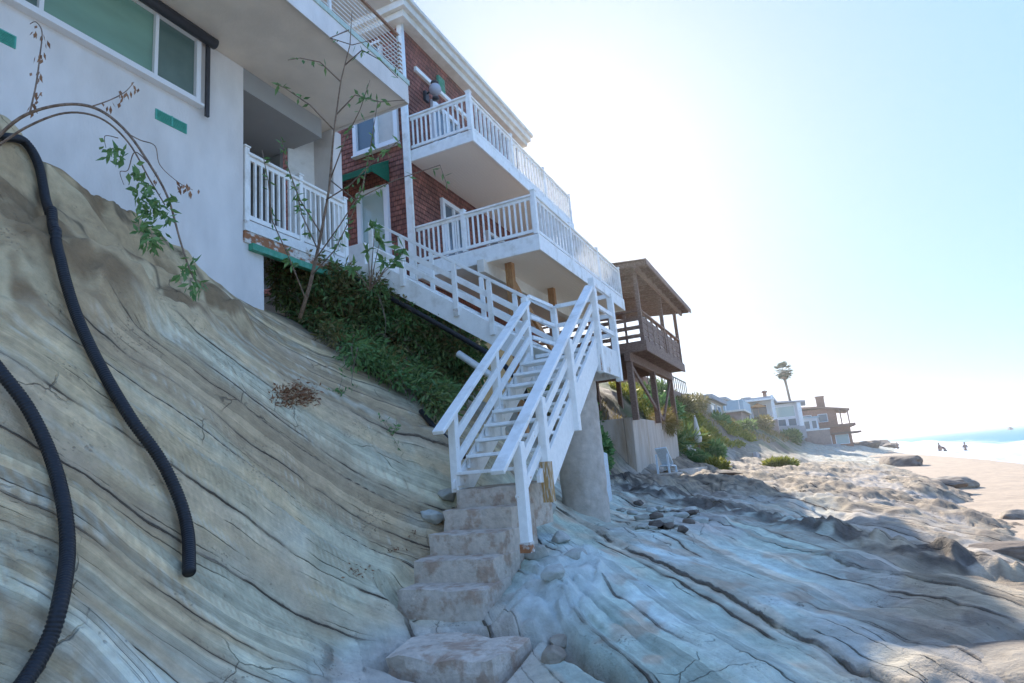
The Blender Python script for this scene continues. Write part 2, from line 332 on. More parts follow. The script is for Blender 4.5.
    hill = np.clip(sstep(-5.0,-6.4,x)*far+veryfar*sstep(.5,-2.5,x),0,1)
    z = z+hill*(.22*fbm(x*.6,y*.4,0,4,81))+.010*fbm(x*4,y*4,b*4,2,82)*(1+2*far)
    st_ = sstep(-4.0,-3.86,x)*sstep(-2.66,-2.76,x)*sstep(5.0,5.14,y)*sstep(6.9,6.7,y)
    z = z+(np.minimum(z, -1.40+.69*(y-5.0))-z)*st_
    bl_ = sstep(-3.36,-3.26,x)*sstep(-2.16,-2.24,x)*sstep(4.05,4.2,y)*sstep(5.0,4.85,y)
    z = z+(np.minimum(z, -1.56)-z)*bl_
    # ---------------- albedo
    GRN = np.array([.60,.56,.445]); TAN = np.array([.66,.52,.365]); BRN = np.array([.40,.29,.20]); PALE = np.array([.70,.71,.67]); DRK = np.array([.05,.040,.034]); SANDC = np.array([.50,.42,.35])
    def mix(c, d, f): return c*(1-f[...,None])+d*f[...,None]
    kA = lut(LK, sw*1.25+1); fA = lut(LF, sw)
    c = np.zeros(x.shape+(3,))+GRN
    c = mix(c, TAN*np.array([1.,.96,.88]), sstep(.25,.75,kA+.55*n1+.5*w1+.12*(b-.3))*.9)
    c = mix(c, BRN, sstep(.45,.9,lut(LK, sw*.8+30)+.5*n1)*.7)
    c = mix(c, PALE, sstep(.15,.6,fA*.8+.4*n2+.3*w1-.1)*.42)
    c = mix(c, BRN, sstep(.2,.6,-fA+.35*n2)*.40)
    c = mix(c, PALE*np.array([1.0,1.03,1.05]), sstep(.05,.4,n1*.7+hA*.4-.1)*sstep(.1,-.95,b)*.75)
    cbk = np.zeros_like(c)+np.array([.46,.34,.22]); cbk = mix(cbk, np.array([.60,.48,.33]), sstep(0,.45,n1+.5*w1)); cbk = mix(cbk, np.array([.27,.185,.115]), sstep(.16,.34,n2*.5+fbm(x*.9,y*.9,b*.9,4,98)))
    cbk = mix(cbk, DRK, sstep(.06,.0,np.abs(bl1))*.7)
    c = mix(c, cbk, blk)*np.array([1.06,1.02,.87])
    cs = np.zeros_like(c)+np.array([.55,.60,.50])
    cs = mix(cs, np.array([.68,.78,.74]), sstep(-.15,.35,n1+.35*w1)*.75)
    cs = mix(cs, np.array([.43,.49,.38]), sstep(.4,.8,lut(LK, sh*.42+3.3)+.3*n1)*.7)
    cs = mix(cs, TAN, sstep(.55,.9,lut(LK, sh*1.7+40)+.4*n2)*.55)
    cs = mix(cs, BRN*1.2, sstep(.22,.42,n2*.8+.35*n1)*.55)
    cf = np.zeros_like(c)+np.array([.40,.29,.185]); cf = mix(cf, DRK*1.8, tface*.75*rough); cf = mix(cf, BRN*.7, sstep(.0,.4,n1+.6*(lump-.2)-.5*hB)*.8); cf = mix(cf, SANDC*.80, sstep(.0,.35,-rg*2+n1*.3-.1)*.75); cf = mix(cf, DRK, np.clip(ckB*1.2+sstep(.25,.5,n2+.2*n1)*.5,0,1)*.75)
    cs = mix(cs, cf, np.clip(rough*.95+edge*.9,0,1))
    cs = mix(cs, DRK*1.3, np.clip(band*1.7*sstep(-.45,.1,n2+.5*n1),0,1)*.85)
    cs = mix(cs, np.array([.47,.40,.35]), np.clip(rb*1.2*sstep(-.3,.2,n1),0,1)*.7)
    cs = mix(cs, np.array([.56,.59,.55]), np.clip(lz*1.3,0,1)*.8)
    cs = mix(cs, BRN*.7, np.clip(gul*1.2,0,1)*.9)
    c = mix(cs, c, cliff)
    lo = (1-cliff)*sstep(-1.12,-1.36,b)*sstep(-1.7,-2.4,x)*(1-far)
    c = mix(c, SANDC*1.05, np.clip(lo,0,1)*.8*(1-lz))
    ch = np.zeros_like(c)+np.array([.21,.155,.105]); ch = mix(ch, np.array([.10,.115,.045]), sstep(-.15,.25,fbm(x*.35,y*.25,0,4,105))); ch = mix(ch, np.array([.30,.24,.17]), sstep(.1,.5,fbm(x*.5+4,y*.5,0,3,106))*sstep(2.2,.4,b))
    c = mix(c, ch, hill)
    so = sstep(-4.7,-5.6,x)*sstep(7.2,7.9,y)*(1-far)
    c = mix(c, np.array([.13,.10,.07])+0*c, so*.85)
    c = c*(1+.10*n3)[...,None]
    if full: return z, np.clip(c, .02, .8), {'bed_a':sw,'bed_b':sh,'mask_a':cliff*(1-blk)*(1-so),'mask_b':np.clip(shelf*LIVE*(1-lz)*(1-hill)*(1-gul),0,1)}
    return z, np.clip(c, .02, .8)

az = np.concatenate([np.arange(-135,-72,1.), np.arange(-72,24,.105), np.arange(24,70,1.)])*math.pi/180
rr = [.02,.3,.5]; 
while rr[-1] < 230: rr.append(rr[-1]*(1.0052 if 2 < rr[-1] < 8 else 1.0085 if rr[-1] < 40 else 1.014)+.001)
rr = np.array(rr)
AZ, RR = np.meshgrid(az, rr)
TX = RR*np.sin(AZ); TY = RR*np.cos(AZ)
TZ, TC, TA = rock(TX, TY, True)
def fastmesh(name, X, Y, Z, C, m, extra=None):
    nr, na = X.shape
    co = np.stack([X,Y,Z],-1).reshape(-1,3).astype(np.float32)
    i = np.arange(nr*na).reshape(nr,na)
    q = np.stack([i[:-1,:-1], i[:-1,1:], i[1:,1:], i[1:,:-1]],-1).reshape(-1,4)[:, ::-1]
    me = bpy.data.meshes.new(name); me.vertices.add(len(co)); me.vertices.foreach_set('co', co.ravel())
    me.loops.add(q.size); me.loops.foreach_set('vertex_index', q.ravel().astype(np.int32))
    me.polygons.add(len(q)); me.polygons.foreach_set('loop_start', np.arange(0,q.size,4,dtype=np.int32)); me.polygons.foreach_set('loop_total', np.full(len(q),4,dtype=np.int32))
    me.polygons.foreach_set('use_smooth', np.ones(len(q),dtype=bool))
    me.update(calc_edges=True); me.validate()
    if C is not None:
        a = me.color_attributes.new('rock_colour','FLOAT_COLOR','POINT')
        a.data.foreach_set('color', np.concatenate([C.reshape(-1,3), np.ones((len(co),1))],1).astype(np.float32).ravel())
    for k, v in (extra or {}).items():
        a = me.attributes.new(k,'FLOAT','POINT'); a.data.foreach_set('value', np.ascontiguousarray(v, dtype=np.float32).ravel())
    me.materials.append(m); o = bpy.data.objects.new(name, me); col.objects.link(o); return o
def rockmat(name, attr=True, base=(.36,.30,.23), alt=(.20,.15,.11)):
    m = bpy.data.materials.new(name); m.use_nodes = True
    N = m.node_tree.nodes; L = m.node_tree.links; p = N['Principled BSDF']; p.inputs['Roughness'].default_value = .88; p.inputs['Specular IOR Level'].default_value = .2
    g = N.new('ShaderNodeNewGeometry')
    n = N.new('ShaderNodeTexNoise'); n.inputs['Scale'].default_value = 9; n.inputs['Detail'].default_value = 12; n.inputs['Roughness'].default_value = .68; L.new(g.outputs['Position'], n.inputs['Vector'])
    r = N.new('ShaderNodeMapRange'); r.inputs[1].default_value = .3; r.inputs[2].default_value = .7; r.inputs[3].default_value = .78; r.inputs[4].default_value = 1.2; L.new(n.outputs['Fac'], r.inputs[0])
    if attr:
        a = N.new('ShaderNodeAttribute'); a.attribute_name = 'rock_colour'; src = a.outputs['Color']
    else:
        n3 = N.new('ShaderNodeTexNoise'); n3.inputs['Scale'].default_value = 1.6; n3.inputs['Detail'].default_value = 8; L.new(g.outputs['Position'], n3.inputs['Vector'])
        rp = N.new('ShaderNodeMapRange'); rp.inputs[1].default_value = .42; rp.inputs[2].default_value = .62; L.new(n3.outputs['Fac'], rp.inputs[0])
        mx = N.new('ShaderNodeMix'); mx.data_type = 'RGBA'; mx.inputs[6].default_value = (*base,1); mx.inputs[7].default_value = (*alt,1); L.new(rp.outputs[0], mx.inputs[0]); src = mx.outputs[2]
    v = N.new('ShaderNodeVectorMath'); v.operation = 'SCALE'; L.new(src, v.inputs[0]); L.new(r.outputs[0], v.inputs['Scale']); L.new(v.outputs[0], p.inputs['Base Color'])
    # bedding-parallel fine grooves
    dt = N.new('ShaderNodeVectorMath'); dt.operation = 'DOT_PRODUCT'; dt.inputs[1].default_value = tuple(BC); L.new(g.outputs['Position'], dt.inputs[0])
    dl = N.new('ShaderNodeVectorMath'); dl.operation = 'DOT_PRODUCT'; dl.inputs[1].default_value = tuple(BD); L.new(g.outputs['Position'], dl.inputs[0])
    m1 = N.new('ShaderNodeMath'); m1.operation = 'MULTIPLY'; m1.inputs[1].default_value = 22; L.new(dt.outputs['Value'], m1.inputs[0])
    m2 = N.new('ShaderNodeMath'); m2.operation = 'MULTIPLY'; m2.inputs[1].default_value = 1.2; L.new(dl.outputs['Value'], m2.inputs[0])
    cb = N.new('ShaderNodeCombineXYZ'); L.new(m1.outputs[0], cb.inputs[0]); L.new(m2.outputs[0], cb.inputs[1])
    n2 = N.new('ShaderNodeTexNoise'); n2.inputs['Scale'].default_value = 1; n2.inputs['Detail'].default_value = 6; n2.inputs['Distortion'].default_value = .6; L.new(cb.outputs[0], n2.inputs['Vector'])
    b1 = N.new('ShaderNodeBump'); b1.inputs['Distance'].default_value = .008; L.new(n2.outputs['Fac'], b1.inputs['Height'])
    b2 = N.new('ShaderNodeBump'); b2.inputs['Distance'].default_value = .020; L.new(n.outputs['Fac'], b2.inputs['Height']); L.new(b1.outputs[0], b2.inputs['Normal'])
    L.new(b2.outputs[0], p.inputs['Normal'])
    return m
def groundmat():
    """the bedded rock: beds, open joints and fine laminae drawn along the bedding coordinates carried by the mesh"""
    m = bpy.data.materials.new('layered_rock'); m.use_nodes = True
    N = m.node_tree.nodes; L = m.node_tree.links; p = N['Principled BSDF']; p.inputs['Roughness'].default_value = .85; p.inputs['Specular IOR Level'].default_value = .2
    def val(v, sock):
        if isinstance(v, (int,float)): sock.default_value = v
        else: L.new(v, sock)
    def M(op, a, b=None, c=None, cl=False):
        n = N.new('ShaderNodeMath'); n.operation = op; n.use_clamp = cl
        for i, v in enumerate((a,b,c)):
            if v is not None: val(v, n.inputs[i])
        return n.outputs[0]
    def MR(v, a, b, c=0., d=1.):
        n = N.new('ShaderNodeMapRange'); n.interpolation_type = 'SMOOTHSTEP'; val(v, n.inputs[0]); n.inputs[1].default_value = a; n.inputs[2].default_value = b; n.inputs[3].default_value = c; n.inputs[4].default_value = d; return n.outputs[0]
    def A(k):
        n = N.new('ShaderNodeAttribute'); n.attribute_name = k; return n
    g = N.new('ShaderNodeNewGeometry'); P = g.outputs['Position']
    def noise(scale, det=6, vec=P, rough=.6):
        n = N.new('ShaderNodeTexNoise'); n.inputs['Scale'].default_value = scale; n.inputs['Detail'].default_value = det; n.inputs['Roughness'].default_value = rough; L.new(vec, n.inputs['Vector']); return n.outputs['Fac']
    def dot(v):
        n = N.new('ShaderNodeVectorMath'); n.operation = 'DOT_PRODUCT'; n.inputs[1].default_value = tuple(v); L.new(P, n.inputs[0]); return n.outputs['Value']
    def comb(x, y, z=0.):
        n = N.new('ShaderNodeCombineXYZ'); val(x,n.inputs[0]); val(y,n.inputs[1]); val(z,n.inputs[2]); return n.outputs[0]
    def vor(w, feature):
        n = N.new('ShaderNodeTexVoronoi'); n.voronoi_dimensions = '1D'; n.feature = feature; n.inputs['Scale'].default_value = 1; n.inputs['Randomness'].default_value = 1; L.new(w, n.inputs['W']); return n
    def mix(a, b, f):
        n = N.new('ShaderNodeMix'); n.data_type = 'RGBA'; val(f, n.inputs[0]); L.new(a, n.inputs[6])
        if isinstance(b, tuple): n.inputs[7].default_value = (*b,1)
        else: L.new(b, n.inputs[7])
        return n.outputs[2]
    nf = noise(7, 10, rough=.66); nm = noise(1.3, 6); nl = noise(.55, 4); nw = noise(3.2, 5)
    warp = M('MULTIPLY', M('SUBTRACT', nw, .5), .055)
    col_ = A('rock_colour').outputs['Color']; heights = []
    def beds(attr, mask, f1, f2, t, w1, w2, tint, lam, k0):
        s_ = M('ADD', A(attr).outputs['Fac'], warp); mk = A(mask).outputs['Fac']; nonlocal_col = []
        # break each joint up along its length
        brk = noise(1, 5, comb(M('MULTIPLY', s_, 1.4), M('MULTIPLY', t, .42), k0)); brk2 = noise(1, 5, comb(M('MULTIPLY', s_, 3.), M('MULTIPLY', t, .8), k0+7))
        wv = M('MULTIPLY_ADD', noise(5, 4), 1.4, .3)
        e1 = vor(M('MULTIPLY', s_, f1), 'DISTANCE_TO_EDGE').outputs['Distance']; c1 = vor(M('MULTIPLY', s_, f1), 'F1').outputs['Color']
        e2 = vor(M('MULTIPLY', s_, f2), 'DISTANCE_TO_EDGE').outputs['Distance']; c2 = vor(M('MULTIPLY', s_, f2), 'F1').outputs['Color']
        j1 = M('MULTIPLY', MR(M('DIVIDE', e1, wv), w1*f1, w1*f1*.25), MR(brk, .455, .56)); j2 = M('MULTIPLY', MR(M('DIVIDE', e2, wv), w2*f2, 0), MR(brk2, .51, .62))
        h1 = M('MULTIPLY', MR(M('DIVIDE', e1, wv), w1*f1*4, 0), MR(brk, .40, .56))
        lam_n = noise(1, 8, comb(M('MULTIPLY', s_, lam), M('MULTIPLY', t, 1.1), k0), .7)
        s1 = N.new('ShaderNodeSeparateColor'); L.new(c1, s1.inputs[0]); s2 = N.new('ShaderNodeSeparateColor'); L.new(c2, s2.inputs[0])
        return mk, j1, j2, h1, s1.outputs[0], s2.outputs[0], lam_n, s_
    tA = dot(BD); tB = dot(BL)
    for attr, mask, f1, f2, t, w1, w2, lam, k0, amp in (('bed_a','mask_a',2.5,9.,tA,.010,.005,50.,0.,1.),('bed_b','mask_b',2.3,7.5,tB,.014,.007,30.,20.,1.3)):
        mk, j1, j2, h1, r1, r2, ln, s_ = beds(attr, mask, f1, f2, t, w1, w2, None, lam, k0)
        jj = M('MAXIMUM', j1, M('MULTIPLY', j2, .7))
        if attr == 'bed_b':
            for cj in (1.0, 2.38):
                d = M('ABSOLUTE', M('SUBTRACT', s_, cj)); jj = M('MAXIMUM', jj, M('MULTIPLY', MR(M('DIVIDE', d, M('MULTIPLY_ADD', nf, 2.6, -.35)), .015, .004), MR(nl, .40, .52)))
        tv = M('MULTIPLY', M('ADD', M('MULTIPLY', r2, .46), M('MULTIPLY', ln, .80)), 1.0)
        tone = M('ADD', tv, .40)
        sc = N.new('ShaderNodeVectorMath'); sc.operation = 'SCALE'; L.new(col_, sc.inputs[0]); L.new(tone, sc.inputs['Scale'])
        c_ = mix(col_, sc.outputs[0], mk)
        c_ = mix(c_, (.56,.42,.28) if attr == 'bed_a' else (.33,.27,.20), M('MULTIPLY', M('MULTIPLY', MR(r1, .55, .95), MR(nm, .38, .6)), M('MULTIPLY', mk, .55)))
        c_ = mix(c_, (.24,.18,.125), M('MULTIPLY', M('MULTIPLY', h1, mk), .55))
        col_ = mix(c_, (.085,.062,.045), M('MULTIPLY', M('MULTIPLY', jj, mk), .9))
        h = M('SUBTRACT', M('ADD', M('MULTIPLY', r1, .042), M('ADD', M('MULTIPLY', r2, .014), M('MULTIPLY', ln, .012))), M('MULTIPLY', jj, .030))
        heights.append(M('MULTIPLY', M('MULTIPLY', h, mk), amp))
    # irregular fractures and pits across the beds
    wv_ = N.new('ShaderNodeTexNoise'); wv_.inputs['Scale'].default_value = 1.7; wv_.inputs['Detail'].default_value = 5; L.new(P, wv_.inputs['Vector'])
    wm = N.new('ShaderNodeVectorMath'); wm.operation = 'MULTIPLY_ADD'; L.new(wv_.outputs['Color'], wm.inputs[0]); wm.inputs[1].default_value = (.55,.55,.55); L.new(P, wm.inputs[2])
    fv = N.new('ShaderNodeTexVoronoi'); fv.feature = 'DISTANCE_TO_EDGE'; fv.inputs['Scale'].default_value = 1.05; L.new(wm.outputs[0], fv.inputs['Vector'])
    fr = M('MULTIPLY', MR(M('DIVIDE', fv.outputs['Distance'], M('MULTIPLY_ADD', nf, 2., .1)), .006, .001), MR(noise(.8,3), .53, .62))
    pv2 = N.new('ShaderNodeTexVoronoi'); pv2.inputs['Scale'].default_value = 26; L.new(wm.outputs[0], pv2.inputs['Vector'])
    pit = M('MULTIPLY', MR(pv2.outputs['Distance'], .32, .12), MR(noise(1.9,4), .52, .64))
    col_ = mix(col_, (.13,.10,.075), M('MULTIPLY', fr, .5)); col_ = mix(col_, (.20,.16,.12), M('MULTIPLY', pit, .45))
    f = M('MULTIPLY_ADD', nf, .95, .52)
    sc = N.new('ShaderNodeVectorMath'); sc.operation = 'SCALE'; L.new(col_, sc.inputs[0]); L.new(f, sc.inputs['Scale']); L.new(sc.outputs[0], p.inputs['Base Color'])
    H_ = M('ADD', M('ADD', heights[0], heights[1]), M('SUBTRACT', M('ADD', M('MULTIPLY', nf, .034), M('MULTIPLY', noise(30, 8), .010)), M('ADD', M('MULTIPLY', fr, .03), M('MULTIPLY', pit, .010))))
    b = N.new('ShaderNodeBump'); b.inputs['Strength'].default_value = 1; b.inputs['Distance'].default_value = 1.; L.new(H_, b.inputs['Height']); L.new(b.outputs[0], p.inputs['Normal'])
    return m
ROCKM = groundmat(); BOULDER = rockmat('boulder_rock', False)
BOULDER_PALE = rockmat('pale_boulder', False, (.46,.46,.41), (.36,.33,.27)); BOULDER_DK = rockmat('dark_boulder', False, (.22,.17,.13), (.11,.085,.07))
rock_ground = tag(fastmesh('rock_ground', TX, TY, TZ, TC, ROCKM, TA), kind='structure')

def H(x, y): return float(rock(np.array([x]), np.array([y]))[0][0])

# sand: gentle fall towards the water
def grid(name, xs, ys, fz, m):
    X, Y = np.meshgrid(xs, ys); return fastmesh(name, X.astype(float), Y.astype(float), fz(X,Y), None, m)
def sandz(x, y): return -2.32-.10*sstep(4,11,x)-.9*sstep(10.5,19,x+.6*np.sin(y*.07)+.5*np.sin(y*.023+1))+.03*fbm(x*.5,y*.5,0,3,201)+.012*fbm(x*2.2,y*2.2,0,3,202)
SAND = mat('beach_sand', (.46,.345,.24), .95, var=.10, scale=1.2, col2=(.37,.28,.20), thr=(.4,.7), bump=.03, bscale=9)
xs = np.concatenate([np.arange(-60,0,3.), np.arange(0,12,.12), np.arange(12,26,1.)]); ysd = np.concatenate([np.arange(-40,2,3.), np.arange(2,45,.2), np.arange(45,420,1.2)])
tag(grid('beach_sand', xs, ysd, sandz, SAND), kind='structure')
# seabed + sea
def seamat():
    m = bpy.data.materials.new('sea_water'); m.use_nodes = True
    N = m.node_tree.nodes; L = m.node_tree.links; p = N['Principled BSDF']; p.inputs['Specular IOR Level'].default_value = .25
    g = N.new('ShaderNodeNewGeometry'); sx = N.new('ShaderNodeSeparateXYZ'); L.new(g.outputs['Position'], sx.inputs[0])
    n = N.new('ShaderNodeTexNoise'); n.inputs['Scale'].default_value = .12; n.inputs['Detail'].default_value = 9; n.inputs['Roughness'].default_value = .65
    mp = N.new('ShaderNodeMapping'); mp.inputs['Scale'].default_value = (1.6,.35,1); L.new(g.outputs['Position'], mp.inputs[0]); L.new(mp.outputs[0], n.inputs['Vector'])
    a = N.new('ShaderNodeMath'); a.operation = 'MULTIPLY_ADD'; a.inputs[1].default_value = 60; L.new(n.outputs['Fac'], a.inputs[0]); L.new(sx.outputs['X'], a.inputs[2])
    r = N.new('ShaderNodeMapRange'); r.inputs[1].default_value = 56; r.inputs[2].default_value = 68; r.inputs[3].default_value = 1; r.inputs[4].default_value = 0; L.new(a.outputs[0], r.inputs[0])
    mx = N.new('ShaderNodeMix'); mx.data_type = 'RGBA'; mx.inputs[6].default_value = (.05,.24,.33,1); mx.inputs[7].default_value = (.46,.50,.53,1); L.new(r.outputs[0], mx.inputs[0]); L.new(mx.outputs[2], p.inputs['Base Color'])
    rm = N.new('ShaderNodeMapRange'); rm.inputs[3].default_value = .42; rm.inputs[4].default_value = .8; L.new(r.outputs[0], rm.inputs[0]); L.new(rm.outputs[0], p.inputs['Roughness'])
    n2 = N.new('ShaderNodeTexNoise'); n2.inputs['Scale'].default_value = .5; n2.inputs['Detail'].default_value = 8; L.new(mp.outputs[0], n2.inputs['Vector'])
    bp = N.new('ShaderNodeBump'); bp.inputs['Distance'].default_value = .5; L.new(n2.outputs['Fac'], bp.inputs['Height']); L.new(bp.outputs[0], p.inputs['Normal'])
    return m
SEA = seamat()
xs = np.array([-3000,-400,-60,-20,0,8,12,16,20,30,50,90,200,600,2000,8000,30000.]); ysd = np.array([-8000,-1000,-200,-50,0,50,100,200,230,300,450,1000,3000,9000,30000.])
tag(grid('sea_water', xs, ysd, lambda X,Y: 0*X-2.62, SEA), kind='structure')
# breaking wave crests, real ridges of white water
FOAM = mat('sea_foam', (.50,.53,.55), .8, var=.05, scale=1, bump=.08, bscale=2)
for i, (x0, hgt, wd, y0, y1) in enumerate(((15.5,.30,1.6,30,330),(22,.55,2.6,25,420),(31,.75,3.2,60,520))):
    u = np.linspace(-1,1,15); yy = np.arange(y0,y1,1.5); U, Y = np.meshgrid(u, yy)
    am = np.clip(.35+fbm(0*yy+i*9, yy*.03, 0, 3, 300+i)*1.2, .0, 1.)[:,None]
    X = x0+U*wd*(1+.5*fbm(0*yy,yy*.05,0,3,310+i)[:,None])+2.2*fbm(0*yy+i,yy*.02,0,3,320+i)[:,None]
    Z = -2.68+hgt*am*np.clip(1-U*U,0,1)*(1+.35*fbm(X*1.1,Y*.8,0,3,330+i))+.02
    tag(fastmesh('sea_foam', X, Y, Z, None, FOAM), kind='structure')
# ------------------------------------------------------------------ railings shared by the houses
def railing(parent, p0, p1, h, n, m=W, posts=(0,1), bw=.035, pw=.10, name='railing', capw=.13, base_gap=.09, extra=0, bd=.035):
    """level railing from p0 to p1 at floor height: cap is the part, lower rail, posts and balusters its pieces"""
    p0 = Vector(p0); p1 = Vector(p1); d = (p1-p0); u = d.normalized(); up = Vector((0,0,1))
    mb = MB(); mb.bar(p0+up*(h-.03), p1+up*(h-.03), capw, .045); mb.bar(p0+up*(h-.095), p1+up*(h-.095), .045, .075)
    r = mb.build(name, m, parent, .006)
    MB().bar(p0+up*base_gap, p1+up*base_gap, .05, .08).build('bottom_rail', m, r, .005)
    for t in posts:
        q = p0+d*t; a = pw/2
        k = MB(); k.box(q.x-a,q.x+a,q.y-a,q.y+a,q.z-extra,q.z+h+.07); k.box(q.x-a-.015,q.x+a+.015,q.y-a-.015,q.y+a+.015,q.z+h+.07,q.z+h+.10)
        k.build('post', m, r, .006)
    first = None
    for i in range(n):
        t = (i+.5)/n; q = p0+d*t
        if any(abs(t-tp)*d.length < pw*.55 for tp in posts): continue
        if first is None:
            first = MB().bar(q+up*(base_gap+.04), q+up*(h-.13), bw, bd, up=u).build('baluster', m, r); q0 = q
        else: inst(first, q-q0)
    return r
def window(parent, axis, c, a0, a1, z0, z1, fr, frm=FRAME, pane=PANE, mull=(), deep=.06, out=1, pname='window', sill=True, curtain=None):
    """window in a wall whose normal is axis; c is the wall plane; opening a0..a1 along the wall"""
    f = MB()
    def bx(A0,A1,Z0,Z1,d0,d1):
        lo, hi = sorted((c+out*d0, c+out*d1))
        return (lo,hi,A0,A1,Z0,Z1) if axis == 'x' else (A0,A1,lo,hi,Z0,Z1)
    f.box(*bx(a0-fr,a0,z0,z1,-.02,deep)); f.box(*bx(a1,a1+fr,z0,z1,-.02,deep)); f.box(*bx(a0-fr,a1+fr,z1,z1+fr,-.02,deep+.004)); f.box(*bx(a0-fr,a1+fr,z0-fr,z0,-.02,deep+.004))
    for q in mull: f.box(*bx(q-fr*.35,q+fr*.35,z0+.001,z1-.001,.006,deep-.006))
    w_ = f.build(pname, frm, parent, .004)
    cuts = [a0]+sorted(mull)+[a1]
    for i in range(len(cuts)-1):
        pm = pane[i] if isinstance(pane,(list,tuple)) else pane
        B(*bx(cuts[i]+.001,cuts[i+1]-.001,z0+.001,z1-.001,-.012,.004)).build('pane', pm, w_)
    if sill: B(*bx(a0-fr-.03,a1+fr+.03,z0-fr-.045,z0-fr-.003,-.02,deep+.05)).build('sill', frm, w_, .004)
    return w_

# ------------------------------------------------------------------ the stucco house over the rock
XW = -7.5
sh = thing('stucco_house', (XW, 3.0, 3.0), 'pale grey stucco house above the rock face, with green window blinds', 'house')
wb = MB()
wb.prism([(-5,1.2),(7.08,1.2),(7.06,3.9),(6.65,3.9),(6.65,6.95),(-5,6.95)], 'x', -7.8, XW)           # sea wall
wb.box(-11, -7.803, 6.35, 6.65, 3.5, 6.95)                                       # return wall into the recess
wb.box(-13, -7.806, -5, 6.3, 1.0, 6.94)
wb.build('wall', STUCCO, sh, .01)
MB().box(-13, -5.775, -5, 8.92, 6.953, 7.36).build('balcony_slab', SOFFIT, sh, .008)
MB().box(-5.772, -5.755, -5, 8.93, 6.90, 7.30).box(-13, -5.774, 8.923, 8.94, 6.90, 7.30).build('fascia', STUCCO, sh, .004)
MB().box(-5.77, -5.735, -5, 8.96, 7.302, 7.40).box(-12, -5.774, 8.925, 8.96, 7.302, 7.40).build('slab_edging', mat('sage_trim',(.46,.56,.50),.6,var=.1), sh, .004)
# recess behind the balcony
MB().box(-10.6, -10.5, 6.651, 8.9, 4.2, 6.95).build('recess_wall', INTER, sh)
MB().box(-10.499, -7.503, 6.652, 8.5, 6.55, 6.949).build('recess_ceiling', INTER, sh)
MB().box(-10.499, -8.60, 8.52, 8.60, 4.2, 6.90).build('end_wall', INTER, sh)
cl = MB().ball((-8.9, 7.4, 6.548), .11, sc=(1,1,.35)).build('ceiling_light', CURTAIN, sh)
dr = MB().bar((-8.30,8.42,5.5),(-8.05,8.88,5.5), .05, 2.75).build('door', W, sh, .005); tag(dr, 'white door leaf standing ajar in the recess')
MB().box(-8.25, -7.55, 8.86, 9.12, 3.3, 6.952).build('pilaster', STUCCO, sh, .01)
# long window with green blinds, roller box and guide
wf = window(sh, 'x', XW, .6, 5.72, 5.86, 6.84, .075, pane=[PANE_DARK, PANE_GREEN, PANE_DARK], mull=(3.62, 5.08), deep=.07)
MB().tube([(-7.36,-1,6.90),(-7.36,3,6.90),(-7.36,5.98,6.90)], .085, 14).build('awning_roller', DARKMET, sh)
MB().box(-7.43, -7.39, 5.86, 5.92, 5.62, 6.86).build('awning_guide', DARKMET, sh)
for (y0,y1) in ((5.13,5.62),(2.93,3.42)):
    f = MB().box(-7.503, -7.485, y0, y1, 5.22, 5.38).build('vent', mat('teal_vent',(.10,.42,.33),.5,var=.1), sh, .003)
    k = MB()
    for i in range(7): k.bar((-7.479, y0+.02, 5.236+.02*i), (-7.479, y1-.02, 5.236+.02*i), .012, .006, up=(0,0,1))
    k.box(-7.486,-7.474,(y0+y1)/2-.012,(y0+y1)/2+.012,5.22,5.38)
    k.build('slat', MATS['teal_vent'], f)
# balcony deck
MB().box(-10.5, -7.52, 6.66, 9.12, 4.10, 4.22).build('balcony_deck', STUCCO, sh)
MB().box(-7.519, -7.46, 6.655, 9.14, 4.06, 4.24).build('deck_edge', WD, sh, .004)
tag(MB().box(-7.519, -7.475, 6.655, 9.14, 3.86, 4.057).build('rusty_band', RUST, sh, .004), 'rusty, peeling band along the deck edge')
tag(MB().box(-7.50, -7.40, 6.75, 9.3, 3.745, 3.857).build('ledger_board', GREENP, sh, .004), 'green board under the balcony')
railing(sh, (-7.53,6.72,4.235), (-7.53,9.12,4.235), 1.22, 19, posts=(0,.5,1), bw=.045, pw=.09)
MB().box(-9.6, -9.3, 7.1, 9.3, 1.2, 3.65).build('under_wall', SOFFIT, sh)
# railing of the upper balcony: level pipes between clamped posts
rb = MB().tube([(-5.86,-1,8.36),(-5.86,8.84,8.36)], .032, 8).tube([(-5.86,8.84,8.36),(-11,8.84,8.36)], .032, 8).build('upper_railing', BRMET, sh)
for i in range(9):
    z = 7.50+.09*i; MB().tube([(-5.86,-1,z),(-5.86,8.84,z),(-11,8.84,z)], .011, 6).build('rail_bar', WD, rb)
for y in (8.84, 6.9, 4.9, 2.9):
    MB().box(-5.885,-5.835,y-.025,y+.025,7.37,8.34).build('post', WD, rb, .004)
for z in range(8): MB().box(-5.895,-5.825,8.80,8.88,7.53+.09*z,7.555+.09*z).build('clamp', BRMET, rb)
MB().box(-13, -6.25, -5, 9.3, 9.6, 9.95).build('roof', SOFFIT, sh, .01)
MB().box(-13, -7.8, -5, 8.0, 7.37, 9.598).build('upper_wall', STUCCO, sh)

